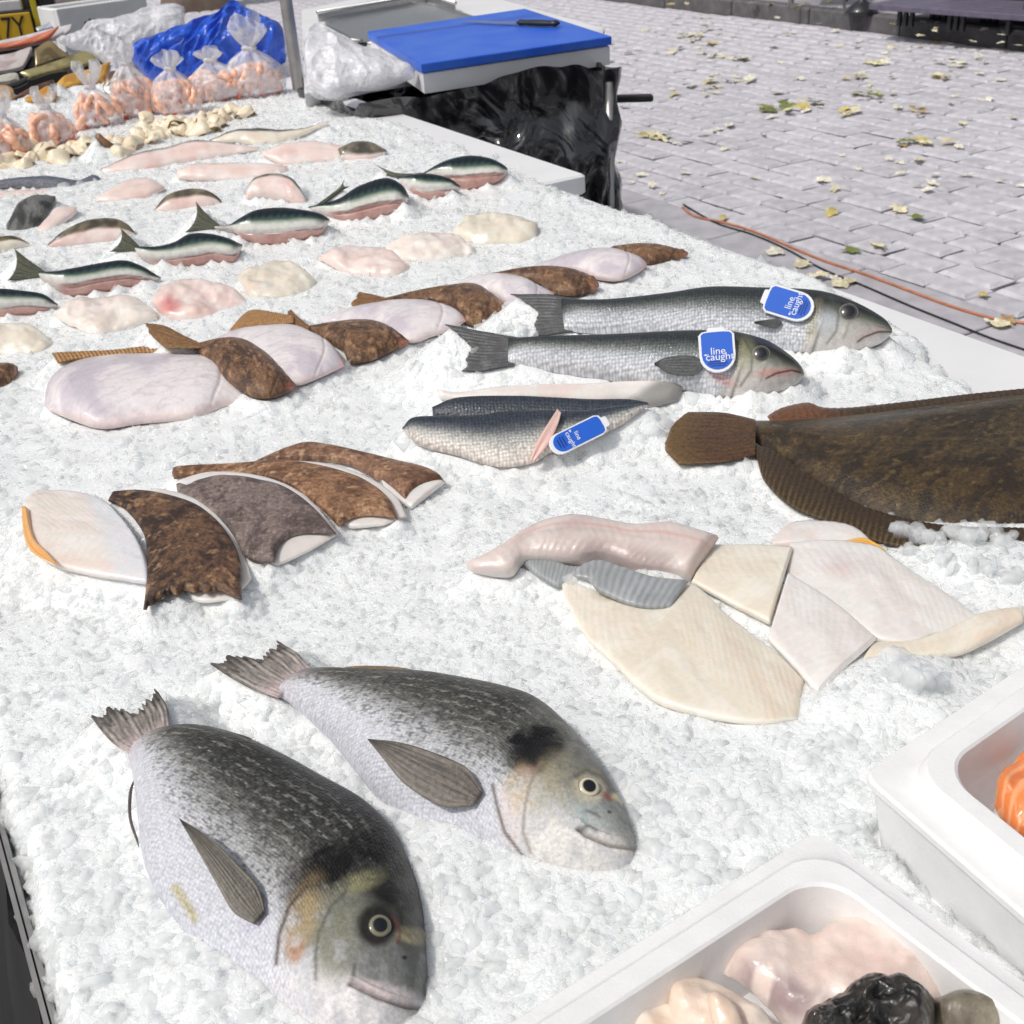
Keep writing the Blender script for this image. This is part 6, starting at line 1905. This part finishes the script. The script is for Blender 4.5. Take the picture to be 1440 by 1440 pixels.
# parasol feet
def parasol_foot(x, y, label, s):
    p = P(x, y, .13)
    prof = [(1.0, .0), (1.0, .025), (.93, .045), (.55, .085), (.22, .115), (.16, .14), (.16, .34), (.10, .35)]
    K, vs, fs = 32, [], []
    for r_, z_ in prof:
        for j in range(K):
            vs.append(p + np.array([s * r_ * math.cos(2 * math.pi * j / K), s * r_ * math.sin(2 * math.pi * j / K), .001 + z_ * .85]))
    fs = [(i * K + j, i * K + (j + 1) % K, (i + 1) * K + (j + 1) % K, (i + 1) * K + j) for i in range(len(prof) - 1) for j in range(K)]
    fs += [tuple(range(K - 1, -1, -1)), tuple((len(prof) - 1) * K + j for j in range(K))]
    o = mesh_obj('parasol_foot', vs, fs, M['blackgloss'])
    tag(o, label, 'parasol base', 'parasol feet on the pavement')
    v, f = tube_geo([p + np.array([0, 0, .29]), p + np.array([0, 0, 2.3])], .022, 12)
    mesh_obj('pole', v, f, M['blackgloss'], o)
M['blackgloss'] = plain('glossy_black_metal', (.02, .02, .024), .3, noise=.1, coat=.4)
parasol_foot(1211, 20, 'round black parasol foot on the pavement near the metal chair legs', .12)
parasol_foot(1440, 44, 'round black parasol foot cut off by the right edge of the picture', .155)

# low platform with a purple grey front board and clusters of short legs
M['plank'] = plain('purple_grey_plank', (.135, .12, .175), .5, noise=.15, nscale=14)
pa, pb_ = P(1222, 6, .26), P(1470, 24, .26)
pd = unit(np.array([pb_[0] - pa[0], pb_[1] - pa[1], 0]))
pn = np.array([-pd[1], pd[0], 0])
plat = empty('low_bench', [*((pa + pb_) / 2)[:2], .13])
tag(plat, 'low purple grey slatted bench on short legs across the street', 'bench')
Lp = 3.0
for i in range(5):
    c = np.array([*(pa + pd * Lp / 2 + pn * (.05 + .112 * i))[:2], .245])
    v, f = box_geo(c, pd * Lp / 2, pn * .052, np.array([0, 0, .018]), .004)
    mesh_obj('slat', v, [tuple(reversed(q)) for q in f], M['plank'], plat, smooth=False)
for a_ in (.22, .27, .32, .62, .67, .72, 1.05, 1.4, 1.45, 1.8, 2.2, 2.25, 2.7):
    for b_ in (.06, .42):
        c = np.array([*(pa + pd * a_ + pn * b_)[:2], .179])
        v, f = box_geo(c, pd * .013, pn * .013, np.array([0, 0, .048]))
        mesh_obj('leg', v, [tuple(reversed(q)) for q in f], M['black'], plat, smooth=False)
c = np.array([*(pa + pd * (Lp / 2 + .2) + pn * .64)[:2], .58])
v, f = box_geo(c, pd * Lp / 2, pn * .03, np.array([0, 0, .45]), .01)
o = mesh_obj('windbreak', v, [tuple(reversed(q)) for q in f], M['blackcloth'], smooth=False)
tag(o, 'black cafe windbreak standing behind the low bench', 'windbreak')
for a_ in (.2, 1.6, 3.0):
    c2 = np.array([*(pa + pd * a_ + pn * .64)[:2], .13])
    v, f = box_geo(c2 + [0, 0, .012], pd * .03, pn * .16, np.array([0, 0, .011]))
    mesh_obj('foot', v, [tuple(reversed(q)) for q in f], M['black'], o, smooth=False)

# metal cafe chair, of which the feet show
ch = P(1150, 8, .13)
chair = empty('cafe_chair', ch)
tag(chair, 'grey metal cafe chair whose feet show at the top edge beside the parasol foot', 'chair')
e1_, e2_ = unit(np.array([.9, -.3, 0])), unit(np.array([.3, .9, 0]))
for sx, sy in ((-1, -1), (1, -1), (1, 1), (-1, 1)):
    ft = ch + e1_ * .21 * sx + e2_ * .2 * sy + np.array([0, 0, .002])
    tpp = ch + e1_ * .16 * sx + e2_ * .16 * sy + np.array([0, 0, .44])
    v, f = tube_geo([ft, ft * .5 + tpp * .5, tpp], .011, 8)
    mesh_obj('leg', v, f, M['alu'], chair)
v, f = box_geo(ch + np.array([0, 0, .45]), e1_ * .2, e2_ * .2, np.array([0, 0, .012]), .006)
mesh_obj('seat', v, [tuple(reversed(q)) for q in f], M['alu'], chair, smooth=False)
v, f = box_geo(ch + e2_ * .19 + np.array([0, 0, .72]), e1_ * .19, e2_ * .008, np.array([0, 0, .1]), .004)
mesh_obj('backrest', v, [tuple(reversed(q)) for q in f], M['alu'], chair, smooth=False)
for sx in (-1, 1):
    v, f = tube_geo([ch + e1_ * .17 * sx + e2_ * .175 + np.array([0, 0, .44]), ch + e1_ * .17 * sx + e2_ * .178 + np.array([0, 0, .82])], .01, 8)
    mesh_obj('back_post', v, f, M['alu'], chair)

# ------------------------------------------------------------------ crushed ice
mi, ti, bi_ = new_mat('crushed_ice')
bi_.inputs['Base Color'].default_value = (.84, .86, .865, 1)
setp(bi_, rough=.28, sss=.8, spec=.4, coat=.15, coatr=.06)
bi_.inputs['Subsurface Radius'].default_value = (.005, .0055, .006)
bi_.inputs['Subsurface Scale'].default_value = 1.0
tcn = nd(ti, 'ShaderNodeTexCoord')
nzn = nd(ti, 'ShaderNodeTexVoronoi', Scale=150.0)
nz3 = nd(ti, 'ShaderNodeTexNoise', Scale=120.0, Detail=3.0)
ti.links.new(tcn.outputs['Object'], nz3.inputs['Vector'])
vm3 = nd(ti, 'ShaderNodeMix', data_type='RGBA')
vm3.inputs[0].default_value = .03
ti.links.new(tcn.outputs['Object'], vm3.inputs[6])
ti.links.new(nz3.outputs['Color'], vm3.inputs[7])
ti.links.new(vm3.outputs[2], nzn.inputs['Vector'])
bpn = nd(ti, 'ShaderNodeBump', Strength=.4, Distance=.003)
bpn.invert = True
ti.links.new(nzn.outputs['Distance'], bpn.inputs['Height'])
ti.links.new(bpn.outputs[0], bi_.inputs['Normal'])
M['ice'] = mi
mg, tg, bg_ = new_mat('crushed_ice_pieces')
bg_.inputs['Base Color'].default_value = (.86, .885, .89, 1)
setp(bg_, rough=.12, alpha=.33, ior=1.31, spec=.5, coat=.2, coatr=.05, sss=.5)
bg_.inputs['Subsurface Radius'].default_value = (.004, .0045, .005)
bg_.inputs['Subsurface Scale'].default_value = 1.0
tcn = nd(tg, 'ShaderNodeTexCoord')
nzn = nd(tg, 'ShaderNodeTexNoise', Scale=190.0, Detail=3.0)
tg.links.new(tcn.outputs['Object'], nzn.inputs['Vector'])
bpn = nd(tg, 'ShaderNodeBump', Strength=.2, Distance=.002)
tg.links.new(nzn.outputs['Fac'], bpn.inputs['Height'])
tg.links.new(bpn.outputs[0], bg_.inputs['Normal'])
M['icepiece'] = mg
mc, tcx, bcx = new_mat('clear_ice')
bcx.inputs['Base Color'].default_value = (.93, .95, .97, 1)
setp(bcx, rough=.08, alpha=.24, ior=1.31, spec=.8, coat=.5, coatr=.03)
nzn = nd(tcx, 'ShaderNodeTexNoise', Scale=140.0, Detail=3.0)
tcn = nd(tcx, 'ShaderNodeTexCoord')
tcx.links.new(tcn.outputs['Object'], nzn.inputs['Vector'])
bpn = nd(tcx, 'ShaderNodeBump', Strength=.3, Distance=.003)
tcx.links.new(nzn.outputs['Fac'], bpn.inputs['Height'])
tcx.links.new(bpn.outputs[0], bcx.inputs['Normal'])
M['iceclear'] = mc

vs_all, tr_all, k_ = [], [], 0
for v_, q_ in SOLIDS:
    vs_all.append(v_)
    tr_all.append(np.asarray(q_) + k_)
    k_ += len(v_)
ITEMS = BVHTree.FromPolygons(np.vstack(vs_all).tolist(), np.vstack(tr_all).tolist())

# street-side limit of the ice, as a function of the position along the stall
lim = [to_uv(P(x, y, ZT)) for x, y in ((1600, 690), (1440, 585), (1345, 535), (1290, 480), (1225, 440), (1150, 393), (1090, 371), (1023, 354), (957, 323), (900, 302), (840, 285), (803, 276), (780, 262), (700, 224), (560, 176), (425, 134), (380, 120))]
lim.sort()
LU, LV = np.array([q[0] for q in lim]), np.array([q[1] for q in lim])
STEP = .0055
gu_ = np.arange(UNEAR, UFAR, STEP)
gv_ = np.arange(VL + .004, VR + .004, STEP)
GU, GV = np.meshgrid(gu_, gv_, indexing='ij')
MOUNDS = [('6', x, 246 + (x - 600) * .075, .026, .034 + .006 * math.sin(x)) for x in range(560, 1000, 40)] + [('6', x, 338 + (x - 300) * .12, .024, .030 + .005 * math.sin(x * 1.3)) for x in range(240, 740, 42)] + \
         [('6', 860, 175, .02, .012), ('8', 1330, 470, .05, .012), ('X', 1100, 160, .05, .012), ('B1', 560, 1330, .05, .010), ('B2', 700, 720, .05, .008)]


def ice_h(u, v):
    x, y = U[0] * u + V[0] * v, U[1] * u + V[1] * v
    h = .010 * (fbm(x * 9, y * 9, 0, 4) - .5) + .006 * (fbm(x * 45, y * 45, 3.0, 3) - .5)
    hm = 0.0 * x
    for f_, px_, py_, r_, hh_ in MOUNDS:
        q = P(*fx(f_, (px_, py_)), ZT)
        hm = np.maximum(hm, hh_ * np.exp(-((x - q[0]) ** 2 + (y - q[1]) ** 2) / r_ ** 2))
    h = h + hm
    lv = np.interp(u, LU, LV) + .012 * (vn(u * 40, 0.3) - .5) * 2 + .006 * (vn(u * 130, 2.3) - .5)
    h = h + .004 - .06 * ss(-.012, .02, v - lv)
    ll = VL - .002 + .012 * (vn(u * 35, 7.7) - .5)
    h = h - .035 * (1 - ss(-.004, .02, v - ll))
    for K_, A_, B_, la, lb in BOXES:
        ax = np.array([[A_[0], B_[0]], [A_[1], B_[1]]])
        inv = np.linalg.inv(ax)
        dx, dy = x - K_[0], y - K_[1]
        a_, b_ = inv[0, 0] * dx + inv[0, 1] * dy, inv[1, 0] * dx + inv[1, 1] * dy
        d_in = np.minimum(np.minimum(a_, la - a_), np.minimum(b_, lb - b_))
        h = h - .08 * ss(.004, .012, d_in)
    return ZT + h


H = ice_h(GU, GV)
xy = GU[..., None] * U + GV[..., None] * V
sup = np.zeros(H.shape)
for i in range(len(gu_)):
    for j in range(len(gv_)):
        px_, py_, dd_ = to_px(xy[i, j] + [0, 0, ZT])
        if not (-80 < px_ < 1520 and -40 < py_ < 1560): continue
        hit = ITEMS.ray_cast(Vector((xy[i, j, 0], xy[i, j, 1], ZT - .03)), Vector((0, 0, 1)), .12)
        if hit[0] is not None and hit[0].z - .001 > H[i, j]:
            sup[i, j] = hit[0].z - .001 - H[i, j]
Hs = np.where(sup > 0, H + sup, -9.0)
for _ in range(14):                       # ice heaped up to whatever lies on it, falling away at its angle of repose
    D = Hs.copy()
    for ax_ in (0, 1):
        for sh in (1, -1):
            D = np.maximum(D, np.roll(Hs, sh, ax_) - STEP * .75)
    for sx in (1, -1):
        for sy in (1, -1):
            D = np.maximum(D, np.roll(np.roll(Hs, sx, 0), sy, 1) - STEP * 1.06)
    Hs = D
edge_v = np.interp(GU, LU, LV)
Hs = np.where((GV > edge_v - .006) & (sup <= 0), -9.0, Hs)
for K_, A_, B_, la, lb in BOXES:
    inv = np.linalg.inv(np.array([[A_[0], B_[0]], [A_[1], B_[1]]]))
    dx, dy = xy[..., 0] - K_[0], xy[..., 1] - K_[1]
    a_, b_ = inv[0, 0] * dx + inv[0, 1] * dy, inv[1, 0] * dx + inv[1, 1] * dy
    Hs = np.where((a_ > 0) & (a_ < la) & (b_ > 0) & (b_ < lb), -9.0, Hs)
H = np.maximum(H, Hs - .0015 + .004 * (fbm(xy[..., 0] * 60, xy[..., 1] * 60, 1.0, 3) - .6))
vv = xy.copy()
vv[..., 2] = H
ni, nj = H.shape
idx = np.arange(ni * nj).reshape(ni, nj)
q = np.stack([idx[:-1, :-1], idx[1:, :-1], idx[1:, 1:], idx[:-1, 1:]], -1).reshape(-1, 4)
if np.cross(vv[1, 0] - vv[0, 0], vv[0, 1] - vv[0, 0])[2] < 0: q = q[:, ::-1]
def fast_mesh(name, v, f, mat, loc, smooth=True):
    me = bpy.data.meshes.new(name)
    nf, c = f.shape
    me.vertices.add(len(v))
    me.vertices.foreach_set('co', (np.asarray(v) - loc).astype(np.float32).ravel())
    me.loops.add(nf * c)
    me.loops.foreach_set('vertex_index', f.astype(np.int32).ravel())
    me.polygons.add(nf)
    me.polygons.foreach_set('loop_start', np.arange(0, nf * c, c, dtype=np.int32))
    me.update(calc_edges=True)
    me.validate()
    return link(name, me, mat, None, loc, smooth)
ic = np.array([*uv_pt((UNEAR + UFAR) / 2, (VL + VR) / 2, ZT - .03)])
ice = fast_mesh('crushed_ice', vv.reshape(-1, 3), q, M['ice'], ic)
tag(ice, 'bed of crushed ice covering the whole fish counter', 'ice', None, 'stuff')


def chunk_proto(i, sub):
    """an angular chip: convex hull of a few random points"""
    r = np.random.default_rng(i)
    bm = bmesh.new()
    for _ in range(11 if sub == 1 else 17):
        p = unit(r.normal(size=3)) * r.uniform(.75, 1.05) * np.array([1.05, .85, .62])
        bm.verts.new(p)
    bmesh.ops.convex_hull(bm, input=bm.verts)
    for v in [v for v in bm.verts if not v.link_faces]: bm.verts.remove(v)
    bmesh.ops.triangulate(bm, faces=bm.faces)
    bmesh.ops.recalc_face_normals(bm, faces=bm.faces)
    bm.verts.index_update()
    out = np.array([v.co[:] for v in bm.verts]), np.array([[v.index for v in f.verts] for f in bm.faces])
    bm.free()
    return out


PROT = {1: [chunk_proto(i, 1) for i in range(14)], 2: [chunk_proto(40 + i, 2) for i in range(14)]}


def rot_mat(r):
    q = unit(r.normal(size=4))
    w, x, y, z = q
    return np.array([[1 - 2 * (y * y + z * z), 2 * (x * y - z * w), 2 * (x * z + y * w)], [2 * (x * y + z * w), 1 - 2 * (x * x + z * z), 2 * (y * z - x * w)], [2 * (x * z - y * w), 2 * (y * z + x * w), 1 - 2 * (x * x + y * y)]])


def interp_h(u, v):
    a, b = (u - UNEAR) / STEP, (v - gv_[0]) / STEP
    i, j = int(a), int(b)
    if i < 0 or j < 0 or i >= ni - 1 or j >= nj - 1: return None
    return H[i, j] * (1 - a + i) * (1 - b + j) + H[i + 1, j] * (a - i) * (1 - b + j) + H[i, j + 1] * (1 - a + i) * (b - j) + H[i + 1, j + 1] * (a - i) * (b - j)


cl = {}
def put(pos, r, sub, clear):
    pv, pf = PROT[sub][RNG.integers(14)]
    g = cl.setdefault((sub, clear), [[], [], 0])
    g[0].append(pv @ (rot_mat(RNG) * r).T + pos)
    g[1].append(pf + g[2])
    g[2] += len(pv)


def scatter(cell, near, far, layers):
    for _ in range(layers):
        for u in np.arange(UNEAR, UFAR, cell):
            for v in np.arange(VL + .003, VR + .004, cell):
                uu, vv_ = u + RNG.uniform(0, cell), v + RNG.uniform(0, cell)
                p = uv_pt(uu, vv_, ZT)
                px_, py_, d_ = to_px(p)
                if not (near <= d_ < far) or not (-40 < px_ < 1480 and -30 < py_ < 1500): continue
                if vv_ > np.interp(uu, LU, LV) + .004 + .01 * RNG.normal(): continue
                h = interp_h(uu, vv_)
                if h is None or h < ZT - .03: continue
                r = cell * float(np.clip(RNG.lognormal(-.02, .30), .5, 1.7))
                hit = ITEMS.ray_cast(Vector((p[0], p[1], ZT + .3)), Vector((0, 0, -1)), .5)
                if hit[0] is not None and hit[0].z > h + r * .05: continue
                put(np.array([p[0], p[1], h - r * RNG.uniform(.34, .80)]), r, 2 if d_ < .75 else 1, 1 if RNG.random() < .12 else 0)


scatter(.0085, 0, 1.05, 3)
scatter(.0120, 1.05, 1.9, 2)
scatter(.0165, 1.9, 4.2, 2)
# bigger clear lumps: along the fish and against the boxes
def lumps(f, poly, n, r0, r1, z0=.0):
    poly = fx(f, poly)
    for _ in range(n):
        w = RNG.random() * (len(poly) - 1)
        i = int(w)
        q = poly[i] * (1 - w + i) + poly[i + 1] * (w - i) + RNG.normal(size=2) * 4
        p = P(q[0], q[1], ZT + z0)
        u_, v_ = to_uv(p)
        h = interp_h(u_, v_)
        if h is None: continue
        r = RNG.uniform(r0, r1)
        hit = ITEMS.ray_cast(Vector((p[0], p[1], ZT + .3)), Vector((0, 0, -1)), .5)
        z_ = max(h, ZT - .01) + r * .35
        if hit[0] is not None and hit[0].z > z_: z_ = hit[0].z + r * .3
        put(np.array([p[0], p[1], z_]), r, 2, 1 if RNG.random() < .2 else 0)
lumps('6', [(540, 245), (700, 250), (860, 250), (1000, 262)], 70, .006, .012)
lumps('6', [(790, 150), (850, 140), (880, 165)], 14, .006, .010, .03)
lumps('6', [(230, 330), (330, 310), (420, 335), (560, 350), (700, 372)], 80, .006, .012)
lumps('8', [(1090, 405), (1200, 428), (1300, 432), (1440, 428)], 22, .008, .015)
lumps('8', [(1130, 450), (1300, 500), (1420, 520)], 30, .005, .010)
lumps('X', [(1090, 90), (1110, 140), (1180, 150), (1140, 190)], 12, .010, .018)
lumps('Y', [(520, 215), (600, 190), (680, 200), (760, 190)], 14, .006, .010, .0)
for (sub, clear), (a_, b_, _) in sorted(cl.items()):
    o = fast_mesh('ice_lumps' if not clear else 'clear_ice_lumps', np.vstack(a_), np.vstack(b_), M['iceclear'] if clear else M['icepiece'], ic, smooth=False)
    o.parent = ice
    o.location = (0, 0, 0)
    tag(o, kind='stuff')
